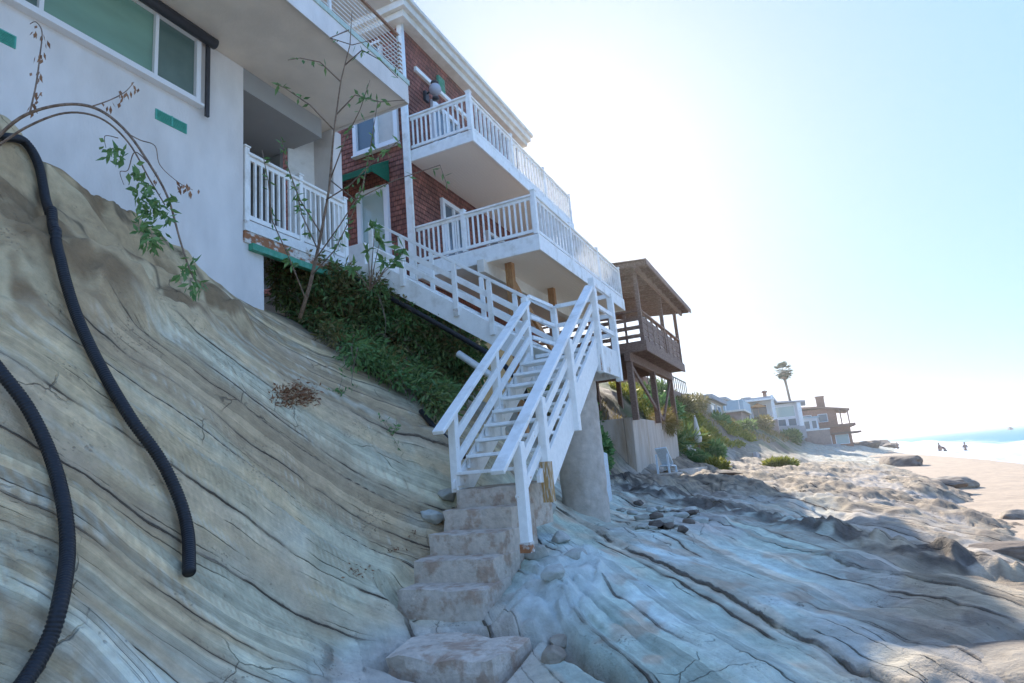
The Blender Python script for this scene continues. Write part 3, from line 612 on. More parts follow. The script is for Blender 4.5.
# ------------------------------------------------------------------ the red shingle house
XH, YH, YE = -8.3, 12.65, 20.3
rh = thing('shingle_house', (XH, YH, 3.0), 'tall red cedar shingle house with two white railed balconies facing the beach', 'house')
def courses(axis, c, a0, a1, z0, z1, out, step=.14, th=.018):
    poly = [(c, z0)]; z = z0
    while z < z1-.01:
        poly += [(c+out*th, z), (c+out*.004, min(z+step, z1))]; z += step
    poly += [(c-out*.1, z1), (c-out*.1, z0)]
    mb = MB()
    if axis == 'x': mb.prism([(p,q) for p,q in poly], 'y', a0, a1)
    else: mb.prism([(p,q) for p,q in poly], 'x', a0, a1)
    return mb
wl = courses('x', XH, YH+.0, YE, 2.4, 12.2, 1).build('wall', SHINGLE, rh)
courses('y', YH, -15, XH-.101, 2.4, 12.2, -1).build('wall', SHINGLE, rh)
MB().box(-15, XH-.11, YH+.11, YE, 0, 12.19).build('inner_walls', INTER, rh)
MB().box(-8.37, -8.22, 12.56, 12.70, 4.4, 12.2).build('corner_board', W, rh, .006)
MB().tube([(-8.2,12.60,4.4),(-8.2,12.60,12.2)], .04, 10).build('downpipe', W, rh)
co_ = MB(); co_.box(-15, -7.98, 12.33, YE+.3, 12.20, 12.40); co_.box(-15, -7.86, 12.21, YE+.4, 12.403, 12.62); co_.box(-15, -7.78, 12.13, YE+.5, 12.623, 12.74)
co_.build('cornice', TRIM, rh, .01)
MB().box(-15, -7.95, 12.3, YE+.3, 12.743, 12.80).build('roof', GREYW, rh)
# seaward door and windows
window(rh, 'x', XH+.03, 14.28, 15.3, 5.45, 7.55, .13, pane=PANE, mull=(14.8,), deep=.075, sill=False, pname='door')
window(rh, 'x', XH+.03, 14.1, 15.4, 8.6, 10.55, .13, pane=PANE, mull=(14.75,), deep=.075, sill=False, pname='door')
for y in (17.0,):
    window(rh, 'x', XH+.03, y, y+1.5, 6.0, 7.5, .1, mull=(y+.75,), deep=.075); window(rh, 'x', XH+.03, y, y+1.5, 9.2, 10.6, .1, mull=(y+.75,), deep=.075)
MB().bar((-8.25,13.2,11.22),(-8.25,16.3,11.22), .09, .13).build('trim_board', W, rh, .005)
sg = MB().box(-8.27,-8.19,14.4,14.75,11.27,11.72)
for i in range(7): sg.box(-8.20,-8.175,14.43,14.72,11.31+.056*i,11.335+.056*i)
tag(sg.build('shutter', GREENP, rh, .004), 'small green shutter high on the wall')
lp = MB().box(-8.28,-8.20,13.6,13.78,10.45,10.75).tube([(-8.2,13.69,10.68),(-8.0,13.69,10.76),(-7.93,13.69,10.88)], .03, 8).ball((-7.93,13.69,10.93),.10,sc=(1.2,1.2,.5)).build('wall_lamp', DARKMET, rh)
MB().ball((-7.93,13.69,10.72),.18).build('globe', LAMPG, lp)
MB().tube([(-7.93,13.69,10.46),(-7.93,13.69,10.40)], .10, 12).build('lamp_cap', DARKMET, lp)
# wall turned to the viewer: lower window, upper window, door and awning
window(rh, 'y', YH-.03, -9.86, -8.62, 8.86, 10.1, .12, pane=[PANE, CURTAIN], mull=(-9.2,), out=-1, deep=.09)
window(rh, 'y', YH-.03, -9.6, -9.0, 11.0, 11.9, .09, pane=PANE, out=-1, deep=.09)
window(rh, 'y', YH-.03, -9.80, -9.05, 5.5, 7.52, .13, pane=PANE_LT, out=-1, deep=.09, sill=False, pname='door')
aw = MB(); aw.prism([(12.60,8.34),(11.85,7.86),(11.85,7.70),(11.89,7.70),(11.89,7.82),(12.60,8.27)], 'x', -10.75, -8.86)
aw.prism([(12.60,8.27),(11.88,7.83),(11.88,7.70),(12.60,7.70)], 'x', -8.885, -8.87); aw.prism([(12.60,8.27),(11.88,7.83),(11.88,7.70),(12.60,7.70)], 'x', -10.74, -10.725)
tag(aw.build('awning', GREENC, rh), 'green canvas awning over the door')
MB().box(-10.9, -8.45, 10.9, 12.55, 3.8, 5.40).build('door_stoop', W, rh, .008)

def balcony(x1, z, fh, y1, nn, ns, name):
    d = MB().box(XH+.03, x1-.03, YH+.05, y1, z-.12, z).build('balcony_deck', GREYW, rh, .004)
    MB().box(x1-.029, x1+.02, YH, y1+.02, z-fh, z-.03).box(XH+.03, x1-.031, YH, YH+.05, z-fh, z-.03).box(XH+.03, x1-.031, y1-.03, y1+.02, z-fh, z-.03).build('fascia', W, d, .006)
    MB().box(XH+.03, x1-.032, YH+.052, y1-.035, z-fh+.04, z-fh+.07).build('soffit', BEAD, d)
    railing(rh, (XH+.1, YH+.08, z), (x1-.06, YH+.08, z), 1.0, nn, posts=(.42,1) if nn > 16 else (1,), bw=.045, pw=.11)
    r = railing(rh, (x1-.06, YH+.08, z), (x1-.06, y1-.05, z), 1.0, ns, posts=(.335,.67,1), bw=.06, pw=.10, bd=.045)
    return d
balcony(-6.35, 8.46, .34, 20.15, 13, 31, 'upper')
balcony(-4.86, 5.31, .42, 20.0, 23, 31, 'lower')
MB().box(-6.42, -6.24, 12.5, 20.0, 4.62, 4.94).build('beam', TRIM, rh, .006)
for y in (13.2, 15.95):
    MB().box(-5.98,-5.80,y-.09,y+.09,.6,4.97).build('wood_post', WOODRAW, rh, .005)
MB().bar((-5.89,13.3,4.5),(-5.89,15.8,2.9), .08, .16).build('brace', WOODRAW, rh, .004)
MB().box(-6.9, -6.8, 13, 20, .2, 3.4).build('under_deck_wall', mat('plywood',(.50,.34,.16),.8,var=.15,scale=2), rh)
MB().box(-9.9,-8.31,YH+.2,20.2,0.5,4.8).build('foundation', SOFFIT, rh)
# ------------------------------------------------------------------ white beach staircase
XL, XR = -3.8, -2.74
st = thing('beach_staircase', (-3.27, 6.4, -.16), 'white wooden staircase climbing in two flights from concrete steps to the balcony', 'staircase')
SL = .735
zr = lambda y: .03+SL*(y-5.48)             # handrail height
for X, y0, y1 in ((XR, 5.42, 9.18), (XL, 6.10, 9.06)):
    h = MB().bar((X,y0,zr(y0)),(X,y1,zr(y1)), .15, .05, up=(0,0,1)).build('handrail', W, st, .008)
    for dz in (.32, .60): MB().bar((X,y0+.42,zr(y0+.42)-dz),(X,y1-.04,zr(y1-.04)-dz), .045, .10).build('mid_rail', STP, st, .005)
    s = MB(); ya = 6.42; 
    s.prism([(ya-.02,zr(ya)-.80),(9.12,zr(9.12)-.80),(9.12,zr(9.12)-1.22),(6.82,zr(6.82)-1.22),(6.46,-.16),(ya-.02,-.16)], 'x', X-.045 if X == XL else X-.02, X-.005 if X == XL else X+.025)
    s.build('stringer', STP, st, .005)
for X, ys in ((XR,(5.86,6.55,7.72,9.16)),(XL,(6.5,7.78,9.06))):
    for i, y in enumerate(ys):
        a = .05; top = zr(y)-.03; dx = .045 if X == XR else -.03
        bot = {(XR,0):-.80,(XR,1):-.36,(XL,0):-.20}.get((X,i), zr(y)-1.25)
        if y > 9: top = 2.86 if X == XR else 2.74; bot = 1.34
        m_ = STP
        p = MB().box(X-a+dx,X+a+dx,y-a,y+a,bot,top).build('post', m_, st, .006)
        if (X,i) == (XR,1):
            tag(MB().box(X-a+dx-.004,X+a+dx+.004,y-a-.004,y+a+.004,bot-.02,.06).build('bare_foot', mat('stripped_wood',(.44,.26,.10),.7,var=.25,scale=6,col2=(.60,.55,.48),thr=(.5,.6),stretch=(8,8,1)), p), 'post foot with the paint gone')
        if (X,i) in ((XR,0),):
            tag(MB().box(X-a+dx-.006,X+a+dx+.006,y-a-.006,y+a+.006,bot-.01,bot+.09).build('rusty_foot', RUST, p), 'rusty foot of the post')
for i in range(1,10):
    y = 6.44+.264*i-.264; z = -.16+.194*i
    MB().box(XL+.01, XR-.02, y-.02, y+.265, z-.04, z).build('tread', W, st, .006)
    if i < 10: MB().box(XL+.012, XL+.05, y, y+.20, z-.16, z-.042).build('tread_bracket', WD, st)
# landing
MB().box(XL+.05, XR+.02, 9.10, 10.14, 1.72, 1.78).build('landing_deck', WD, st, .004)
sk = MB().box(XR+.021, XR+.06, 9.08, 10.18, 1.36, 1.80).box(XL, XR+.02, 10.141, 10.18, 1.36, 1.80).box(XL, XR+.02, 9.075, 9.098, 1.36, 1.70)
sk.build('landing_skirt', WD, st, .005)
for x in (XR+.04,):
    MB().box(x-.05,x+.05,10.10,10.20,1.30,2.82).build('post', W, st, .006)
MB().box(-3.80,-3.70,10.10,10.20,1.30,2.80).build('post', W, st, .006)
for z in (2.79,2.44,2.10):
    MB().bar((XR+.04,9.2,z),(XR+.04,10.1,z), .045, .07).build('landing_rail', W, st, .004)
    MB().bar((-3.7,10.15,z),(XR-.01,10.15,z), .045, .07).build('landing_rail', W, st, .004)
    MB().bar((-3.78,9.12,z-.02),(-3.75,10.1,z), .045, .06).build('landing_rail', W, st, .004)
tag(MB().box(XR+.062,XR+.07,9.09,9.22,1.37,1.62).build('rust_patch', RUST, st), 'rusty corner of the landing')
# second flight, running inland
S2 = .694
z2 = lambda x: 2.76+S2*(-3.82-x)
for y, x1 in ((9.10,-6.86),(10.14,-6.86)):
    c = Vector((x1,y,z2(x1)))
    pts = [(-3.78,y,z2(-3.78)), tuple(c)]
    MB().bar(pts[0],pts[1], .12, .05).build('handrail', W, st, .006)
    for dz in (.30,.56): MB().bar((-3.8,y,z2(-3.8)-dz),(x1,y,z2(x1)-dz), .04, .09).build('mid_rail', W, st, .004)
    MB().prism([(-3.82,z2(-3.82)-.78),(-6.98,z2(-6.98)-.78),(-6.98,z2(-6.98)-1.22),(-4.1,z2(-4.1)-1.16),(-3.82,1.38)], 'y', y-.02, y+.022).build('stringer', W, st, .005)
    for x in (-4.46,-5.12,-6.2,-6.86):
        MB().box(x-.045,x+.045,y-.065,y-.022,z2(x)-.98,z2(x)-.025).build('post', W, st, .005)
tag(MB().box(-5.165,-5.075,9.026,9.034,z2(-5.12)-1.0,z2(-5.12)-.86).build('rust_patch', RUST, st), 'rusty end of a post')
for i in range(1,11):
    x = -3.84-.286*i+.286; z = 1.78+.197*i
    MB().box(x-.286, x+.02, 9.125, 10.115, z-.04, z).build('tread', W, st, .004)
MB().box(-10.9, -6.96, 9.16, 12.5, 3.82, 3.95).build('upper_deck', WD, st, .004)
MB().box(-7.0, -6.92, 9.16, 12.5, 3.5, 3.96).box(-7.5,-6.921,9.10,9.158,3.42,4.06).build('deck_fascia', W, st, .004)

# ------------------------------------------------------------------ concrete steps, block, column
def rough_block(x0,x1,y0,y1,z0,z1,seed,amp=.012,n=14,m=STEPC,name='step',parent=None,skew=0):
    mb = MB(); rnd = random.Random(seed)
    # subdivided box with worn, uneven edges
    nx = n; ny = max(4,n//3); nz = 5; idx = {}
    def vid(i,j,k):
        if (i,j,k) in idx: return idx[(i,j,k)]
        u,v,w_ = i/nx, j/ny, k/nz
        x = x0+(x1-x0)*u; y = y0+(y1-y0)*v+skew*(x-x0); z = z0+(z1-z0)*w_
        e = (u in (0,1))+(v == 0)+(w_ == 1)
        p = np.array([x,y,z]); q = np.array([float(fbm(p[0]*5+seed,p[1]*5,p[2]*5,3,7+k_)) for k_ in range(3)])
        a = amp*(1+1.3*(e >= 2)); p = p+q*a*(.7 if parent is not None else 1.5)
        if e >= 2:
            c = np.array([(x0+x1)/2,(y0+y1)/2,(z0+z1)/2]); dd = np.array([(-1 if u == 1 else 1) if u in (0,1) else 0, 1 if v == 0 else 0, -1 if w_ == 1 else 0])
            p = p+dd*.009*(.6+abs(q[0])*2)
        idx[(i,j,k)] = len(mb.v); mb.v.append(tuple(p)); return idx[(i,j,k)]
    F = []
    for i in range(nx):
        for j in range(ny): F.append((vid(i,j,nz),vid(i+1,j,nz),vid(i+1,j+1,nz),vid(i,j+1,nz)))
        for k in range(nz): F.append((vid(i,0,k),vid(i+1,0,k),vid(i+1,0,k+1),vid(i,0,k+1)))
        for k in range(nz): F.append((vid(i+1,ny,k),vid(i,ny,k),vid(i,ny,k+1),vid(i+1,ny,k+1)))
    for j in range(ny):
        for k in range(nz):
            F.append((vid(0,j+1,k),vid(0,j,k),vid(0,j,k+1),vid(0,j+1,k+1))); F.append((vid(nx,j,k),vid(nx,j+1,k),vid(nx,j+1,k+1),vid(nx,j,k+1)))
    mb.f = F; mb.sm = [False]*len(F)
    o = mb.build(name, m, parent)
    return o
cs = thing('concrete_steps', (-3.25,5.2,-1.3), 'five worn pinkish concrete steps leading up to the white staircase', 'steps')
for i in range(5):
    y = 5.16+.31*i; z = -1.02+.215*i
    rough_block(-3.80+.0*i, -2.86-.03*i, y, y+.62+(.3 if i == 4 else 0), z-.5, z, 11+i, name='step', parent=cs)
bk = rough_block(-3.22, -2.25, 4.22, 4.85, -1.78, -1.31, 31, .018, name='concrete_block', skew=-.06)
tag(bk, 'low rough concrete block on the sand in front of the steps', 'block')
pts = [(-3.32,9.55,z) for z in np.linspace(-1.4,1.36,24)]
cm = MB(); cm.tube(pts, [.365+.004*math.sin(i*2.1)+(-.008 if i % 4 == 0 else 0) for i in range(24)], 36)
tag(cm.build('concrete_column', CONC), 'thick round concrete column under the staircase landing', 'column')

# ------------------------------------------------------------------ ray helper: where a line of sight meets the rock, used to lay things on it
CR = np.array(CAMROWS)
def ray(px, py): return CR@np.array([(px-512)/620.,(py-341.5)/620.,1.])
def hit(px, py, lo=1.2, hi=60, off=0.):
    d = ray(px,py); t = np.arange(lo,hi,.02); P = d[None]*t[:,None]
    zz = rock(P[:,0],P[:,1])[0]; k = np.where(P[:,2] < zz+off)[0]
    i = k[0] if len(k) else len(t)-1
    return Vector(P[i])
def hose(name, pix, r, label, lead=None):
    P = [hit(*q, lo=1.6, hi=12) for q in pix]
    P = [p+Vector((.07,-.04,.05)) for p in P]
    if lead: P = lead+P
    # Catmull-Rom
    Q = []
    for i in range(len(P)-1):
        a,b,c,d = P[max(i-1,0)],P[i],P[i+1],P[min(i+2,len(P)-1)]
        for k in range(60):
            t = k/60; Q.append(.5*((2*b)+(c-a)*t+(2*a-5*b+4*c-d)*t*t+(3*b-a-3*c+d)*t**3))
    Q.append(P[-1])
    # even spacing -> corrugation rings
    L_ = [0]
    for i in range(1,len(Q)): L_.append(L_[-1]+(Q[i]-Q[i-1]).length)
    n = int(L_[-1]/.0052); X = []
    for c in range(3): X.append(np.interp(np.linspace(0,L_[-1],n), L_, [q[c] for q in Q]))
    X = np.array(X); floor_ = rock(X[0],X[1])[0]+r*1.25; lift = np.maximum(floor_-X[2],0); kk_ = np.ones(161)/161; lift = np.convolve(np.pad(lift,160,mode='edge'),kk_,'same')[160:-160]; X[2] = np.maximum(X[2]+lift, floor_-r*.2)
    pts = list(zip(*X)); rad = [r*(1.0 if (i % 4) < 2 else .90) for i in range(n)]
    o = MB().tube(pts, rad, 16).build(name, BLACK)
    return tag(o, label, 'hose')
hose('drain_hose', [(4,146),(24,150),(38,172),(46,210),(58,262),(74,318),(96,368),(128,424),(158,466),(177,505),(186,540),(187,580)], .042, 'black corrugated drain hose curving down the rock face to an open end', lead=None)
hose('drain_hose', [(-25,350),(0,381),(28,418),(50,464),(63,512),(67,560),(60,610),(48,650),(25,690),(0,720)], .038, 'black corrugated drain hose looping off the lower left edge of the rock')
# pipes under the second flight
pp = [(-7.3,9.0,3.86),(-6.6,9.0,3.36),(-5.4,9.0,2.53),(-4.35,9.0,1.78),(-3.95,9.0,1.25),(-3.9,9.0,.9)]
tag(MB().tube(pp, .045, 12).build('drain_pipe', BLACK), 'black pipe running under the second flight of the white staircase', 'pipe')
pp = [(-5.1,8.98,2.0),(-4.3,9.02,1.36),(-3.75,9.1,.95),(-3.2,9.2,.75)]
tag(MB().tube(pp, .06, 12).build('waste_pipe', W), 'white plastic pipe crossing behind the lower staircase', 'pipe')
tag(MB().tube([(-5.0,7.6,.95),(-4.7,7.5,.65),(-4.45,7.55,.42),(-4.25,7.45,.22)], .04, 10).build('pipe_stub', BLACK), 'short black pipe end hanging below the bush', 'pipe')

# ------------------------------------------------------------------ brown pavilion on its wall
YP0, YP1, XP = 20.8, 28.0, -4.5
pv = thing('deck_pavilion', (-6.5,YP0,1.4), 'dark brown timber deck pavilion with slatted roof on posts behind the white balcony', 'pavilion')
ZF = 3.92
fl = MB().box(-10.5, XP, YP0, YP1, ZF-.06, ZF).build('deck', GREYW, pv)
for i in range(22):
    y = YP0+.12+i*(YP1-YP0-.24)/21; MB().box(-10.4, XP-.03, y-.03, y+.03, ZF-.30, ZF-.062).build('joist', BROWNW, fl)
MB().box(XP-.001, XP+.05, YP0-.05, YP1+.05, ZF-.34, ZF+.02).box(-10.5,XP-.002,YP0-.05,YP0-.003,ZF-.34,ZF+.02).build('rim_board', BROWNW, pv, .005)
MB().box(XP-.75,XP-.55,YP0-.1,YP1+.1,ZF-.62,ZF-.302).build('beam', BROWNW, pv, .005)
for y in (YP0+.1,(YP0+YP1)/2,YP1-.1):
    MB().box(XP-.75,XP-.55,y-.10,y+.10,1.3,ZF-.62).build('post', BROWNW, pv, .005)
    MB().box(-7.6,-7.4,y-.10,y+.10,1.3,ZF-.30).build('post', BROWNW, pv, .005)
ym = (YP0+YP1)/2
MB().bar((XP-.65,YP0+.15,3.25),(XP-.65,ym+.9,1.45), .07, .14).build('brace', BROWNW, pv, .004)
MB().bar((XP-.65,YP1-.2,3.25),(XP-.65,ym+1.0,1.45), .07, .14).build('brace', BROWNW, pv, .004)
def boards(p0, p1, axis):
    r = MB().bar(Vector(p0)+Vector((0,0,1.10)),Vector(p1)+Vector((0,0,1.10)), .14, .05).build('railing', BROWNW, pv, .004)
    for k in ((.14,.37,.60,.83) if axis == 'y' else (.22,.52,.82)): MB().bar(Vector(p0)+Vector((0,0,k)),Vector(p1)+Vector((0,0,k)), .035, (.19 if axis == 'y' else .13)).build('rail_board', BROWNW, r)
    n = 8
    for i in range(n+1):
        q = Vector(p0).lerp(Vector(p1), i/n); MB().box(q.x-.035,q.x+.035,q.y-.035,q.y+.035,ZF,ZF+1.06).build('rail_post', BROWNW, r)
    return r
boards((XP-.06,YP0+.05,ZF),(XP-.06,YP1,ZF),'y'); boards((XP-.06,YP0+.05,ZF),(-9.0,YP0+.05,ZF),'x')
# translucent slats of the inland fence behind
for y in (YP0+.05,(YP0*.45+YP1*.55),YP1-.1):
    MB().box(XP-.13,XP+.0,y-.065,y+.065,ZF,6.35).build('roof_post', BROWNW, pv, .005)
for y in (YP0+.05, YP1-.1): MB().box(-8.6,-8.47,y-.065,y+.065,ZF,6.75).build('roof_post', BROWNW, pv, .005)
rf = MB()
for i in range(11):
    y = YP0-.35+i*(YP1-YP0+1.4)/10; rf.bar((-9.5,y,6.98),(XP+.42,y,6.52), .07, .16)
rfo = rf.build('roof', BROWNW, pv)
ncor = 60; cv = []
top = MB()
for i in range(ncor*2):
    y0 = YP0-.5+i*(YP1-YP0+1.7)/(ncor*2); y1 = YP0-.5+(i+1)*(YP1-YP0+1.7)/(ncor*2); za = .035*(i%2); zb = .035*((i+1)%2)
    top.add([(-9.7,y0,7.10+za),(XP+.5,y0,6.62+za),(XP+.5,y1,6.62+zb),(-9.7,y1,7.10+zb),(-9.7,y0,7.08+za),(XP+.5,y0,6.60+za),(XP+.5,y1,6.60+zb),(-9.7,y1,7.08+zb)], [(0,1,2,3),(7,6,5,4),(1,5,6,2)])
top.build('corrugated_sheet', BROWNW, rfo)
MB().bar((XP+.06,YP0-.45,6.46),(XP+.06,YP1+1.1,6.46), .09, .2).build('roof_beam', BROWNW, pv, .005)
MB().box(XP+.46,XP+.51,YP0-.5,YP1+1.2,6.44,6.64).build('roof_fascia', BROWNW, pv, .004)
# retaining wall under it
rw = MB(); rw.prism([(-5.35,-1.2),(-5.28,1.40),(-5.6,1.42),(-5.6,-1.2)], 'y', YP0+.1, 28.6); rw.prism([(YP0+.1,-1.2),(YP0+.1,1.41),(YP0+.4,1.41),(YP0+.4,-1.2)], 'x', -8.0, -5.61)
tag(rw.build('retaining_wall', WALLC, None, .02), 'stained concrete retaining wall below the brown pavilion', 'wall')
tag(MB().box(-5.29,-4.1,21.2,29.2,-1.2,-.55).build('footing_wall', WALLC, None, .03), 'low concrete footing ledge at the base of the stained retaining wall', 'ledge')
# pale pipe box by the column, white plank bracket by the wall
tag(MB().prism([(11.3,-.75),(11.62,-.72),(11.62,.16),(11.3,.20)],'x',-3.78,-3.50).build('utility_box', mat('pale_box',(.55,.62,.66),.5,var=.1), None, .02), 'pale upright box beside the round concrete column', 'box')
lb = thing('beach_chair', (-4.6,21.6,-.55), 'pale blue wooden chair with a sloping back against the retaining wall', 'chair')
CH = mat('pale_blue_paint',(.70,.78,.82),.5,var=.1)
MB().bar((-4.6,21.5,.30),(-4.55,22.1,-.26), .40, .05, up=(0,.6,.8)).build('backrest', CH, lb, .01)
MB().bar((-4.6,21.95,-.3),(-4.6,22.8,-.34), .40, .05).build('seat', CH, lb, .01)
for x in (-4.79,-4.41):
    MB().box(x-.03,x+.03,21.5,21.56,-.56,.1).build('leg', CH, lb); MB().box(x-.03,x+.03,22.7,22.76,-.56,-.34).build('leg', CH, lb)
# ------------------------------------------------------------------ garden stairs and umbrella further along
gs = thing('garden_stairs', (-5.1,31.6,-.9), 'grey concrete stairs stepping down the planted bank beyond the retaining wall', 'stairs')
for i in range(8):
    x = -5.95+.2*i; MB().box(x, x+.2, 31.0, 32.3, -1.2, .84-.19*i).build('step', CONC, gs, .01)
MB().box(-4.33,-4.05,30.9,32.4,-1.2,-.35).build('end_pier', CONC, gs, .02)
um = thing('closed_umbrella', (-5.1,33,0), 'closed pale umbrella on a dark post beside the garden stairs', 'umbrella')
MB().tube([(-5.1,33,-.1),(-5.1,33,1.9)], .05, 8).build('pole', BROWNW, um)
MB().tube([(-5.1,33,.55),(-5.08,33,.75),(-5.1,33,1.3),(-5.1,33,1.85),(-5.1,33,1.95)], [.14,.19,.13,.05,.02], 10).build('canopy', CURTAIN, um)

# ------------------------------------------------------------------ houses along the bluff
PINKW = mat('weathered_pink_wall',(.40,.29,.24),.85,var=.15,scale=.8); WHW = mat('white_wall',(.70,.70,.69),.8,var=.06,scale=.5); BRICKW = mat('brown_shingle_far',(.36,.18,.12),.85,var=.2,scale=1.2)
ROOFB = mat('brown_roof',(.28,.15,.10),.85,var=.2,scale=2); ROOFG = mat('grey_roof',(.36,.36,.37),.8,var=.1,scale=1); BLUEP = mat('blue_panel',(.40,.50,.54),.6,var=.08,scale=.7); TANW = mat('tan_wall',(.46,.39,.31),.85,var=.1,scale=.7); ORC = mat('orange_canvas',(.55,.28,.12),.8)
GREYWALL = mat('grey_blue_wall',(.42,.40,.39),.85,var=.08,scale=.4)
def winrow(parent, face, c, spans, z0, z1, out, pane=PANE):
    for a0, a1 in spans: window(parent, face, c, a0, a1, z0, z1, .10, pane=pane, out=out, deep=.06, sill=False)
# brown balcony house behind the pavilion posts
h = thing('brown_house', (-9,38,2), 'brown house with a railed terrace seen between the pavilion posts', 'house')
MB().box(-16,-8.6,38,46,1.0,5.0).build('wall', BRICKW, h); MB().box(-16.4,-7.35,37.6,46.4,3.75,4.15).build('terrace', BROWNW, h)
r_ = MB().box(-7.45,-7.38,37.7,46.2,5.08,5.14).box(-14,-7.46,37.66,37.72,5.08,5.14).build('railing', DARKMET, h)
for i in range(12): MB().box(-7.44,-7.39,37.7+.75*i,37.75+.75*i,4.15,5.08).build('baluster', DARKMET, r_)
for i in range(8): MB().box(-7.5-.8*i,-7.45-.8*i,37.67,37.71,4.15,5.08).build('baluster', DARKMET, r_)
winrow(h,'y',38,[(-13.5,-12.3),(-11.5,-10.3)],2.2,3.4,-1)
# A: low flat-roofed
h = thing('flat_roof_house', (-10,56,3.5), 'low tan flat roofed house, nearest of the row on the bluff', 'house')
MB().box(-20,-7.3,56.2,66,2.5,4.55).build('wall', TANW, h); MB().box(-20.4,-6.9,55.7,66.5,4.55,4.95).build('roof', ROOFG, h)
MB().box(-10.2,-9.6,58,58.6,4.95,5.3).build('roof_vent', TANW, h)
winrow(h,'y',56.2,[(-13.2,-11.6),(-10.9,-9.0)],3.5,4.2,-1,PANE); winrow(h,'x',-7.3,[(57,59.5),(61,63.5)],3.3,4.2,1)
# B: blue panelled terrace
h = thing('blue_terrace_house', (-8,73,3), 'house with a long blue panelled terrace and pinkish wall on the bluff', 'house')
MB().box(-20,-6.3,73.3,83,1.5,4.2).build('wall', PINKW, h); MB().box(-14,-8.2,75.5,83,4.2,5.9).build('upper_storey', WHW, h); MB().box(-14.4,-7.8,75.1,83.4,5.9,6.15).build('roof', ROOFG, h)
MB().box(-20,-5.9,72.8,83,4.2,4.4).build('terrace', TRIM, h); MB().box(-20,-5.95,72.83,72.9,4.4,5.45).box(-6.0,-5.93,72.91,83,4.4,5.45).build('glass_screen', BLUEP, h)
winrow(h,'y',75.5,[(-13,-11.5),(-10.8,-9)],4.7,5.6,-1); winrow(h,'x',-8.2,[(76.2,78),(79,81)],4.7,5.6,1)
for i in range(5): MB().box(-12.2+1.45*i,-12.1+1.45*i,72.8,72.83,4.4,5.5).build('screen_post', W, h)
# C: white with terrace
h = thing('white_terrace_house', (-5.5,91,3), 'white house with an open terrace under an orange parasol on the bluff', 'house')
MB().box(-18,-3.9,92.5,104,1.5,6.6).build('wall', WHW, h); MB().box(-18.3,-3.5,92.1,104.3,6.6,6.9).build('roof', ROOFG, h)
MB().box(-9,-3.4,90.3,92.49,1.5,3.6).build('terrace', PINKW, h); MB().box(-8.4,-8.1,90.5,90.8,3.6,6.3).build('pillar', W, h); MB().box(-3.75,-3.45,90.5,90.8,3.6,6.9).build('pillar', W, h)
MB().box(-8.6,-3.4,90.3,92.49,6.3,6.55).build('porch_roof', W, h)
MB().tube([(-7.2,94,6.9),(-7.2,94,7.2)], [.9,.7], 10).build('roof_dome', TANW, h); MB().tube([(-4.6,94,6.9),(-4.6,94,7.6)], .25, 8).ball((-4.6,94,7.7),.4,sc=(1,1,.5)).build('chimney', ROOFB, h)
winrow(h,'y',92.5,[(-7.8,-6.9),(-6.4,-4.6)],3.9,5.8,-1); winrow(h,'x',-3.9,[(93.5,96),(98,101)],3.8,5.8,1,PANE_LT)
u = thing('parasol', (-5.6,91.3,3.6), 'orange open parasol on the terrace of the white house', 'umbrella')
MB().tube([(-5.6,91.3,3.6),(-5.6,91.3,6.0)], .04, 6).build('pole', GREYW, u); MB().tube([(-5.6,91.3,5.5),(-5.6,91.3,6.05)], [1.15,.05], 12).build('canopy', ORC, u)
# D: white modern
h = thing('modern_white_house', (-2,109,3), 'modern white house with pale green glass and a sloping flat roof by the palm', 'house')
MB().box(-14,-.6,109.5,120,1.0,6.7).build('wall', WHW, h); MB().prism([(-14.4,7.9),(.4,6.85),(.4,6.62),(-14.4,7.65)],'y',108.6,120.4).build('roof', ROOFG, h)
MB().box(-.9,-.3,108.7,109.49,1.0,6.65).build('column', W, h); MB().box(-4.6,-.2,108.2,109.49,1.0,2.9).build('terrace_wall', GREYWALL, h)
winrow(h,'y',109.5,[(-4.1,-1.4)],4.6,6.2,-1,PANE_LT); winrow(h,'y',109.5,[(-4.0,-2.9),(-2.5,-1.4)],3.0,4.2,-1); winrow(h,'x',-.6,[(111,114),(115,118)],4.4,6.2,1,PANE_LT)
# E: big brown house with stepped decks
h = thing('brown_beach_house', (3.5,128,1), 'large brown shingled beach house with stepped roofs and a brick chimney at the far end', 'house')
MB().box(-8,5.2,128,142,-2,6.1).build('wall', BRICKW, h)
MB().prism([(-8.4,7.2),(2.5,6.6),(7.4,5.7),(7.4,5.4),(2.5,6.25),(-8.4,6.85)],'y',127.3,142.6).build('roof', ROOFB, h)
MB().box(-1,7.9,126.8,143,2.6,3.05).build('terrace_roof', ROOFB, h); MB().box(3.8,8.6,127,142,1.3,1.6).build('deck', BROWNW, h)
MB().box(1.5,7.0,127.6,142,-2.5,2.6).build('lower_wall', BRICKW, h)
ch = MB().box(2.3,3.7,130,131.4,6.0,8.4).box(2.2,3.8,129.9,131.5,8.4,8.6).build('chimney', ROOFB, h)
for x in (5.8,7.0): MB().box(x-.1,x+.1,127.2,127.4,3.05,5.6).build('deck_post', BROWNW, h)
winrow(h,'y',128,[(-.6,1.0),(2.2,3.6)],3.8,5.1,-1); winrow(h,'y',127.6,[(2.2,3.6),(4.4,6.4)],-.4,1.1,-1,PANE_LT); winrow(h,'x',5.2,[(129.5,133),(135,139)],3.5,5.3,1); winrow(h,'x',7.0,[(129,133),(135,139)],-.4,1.1,1)
h = thing('tiered_white_house', (1.6,122,0), 'small white tiered beach house with pink and pale walls below the brown beach house', 'house')
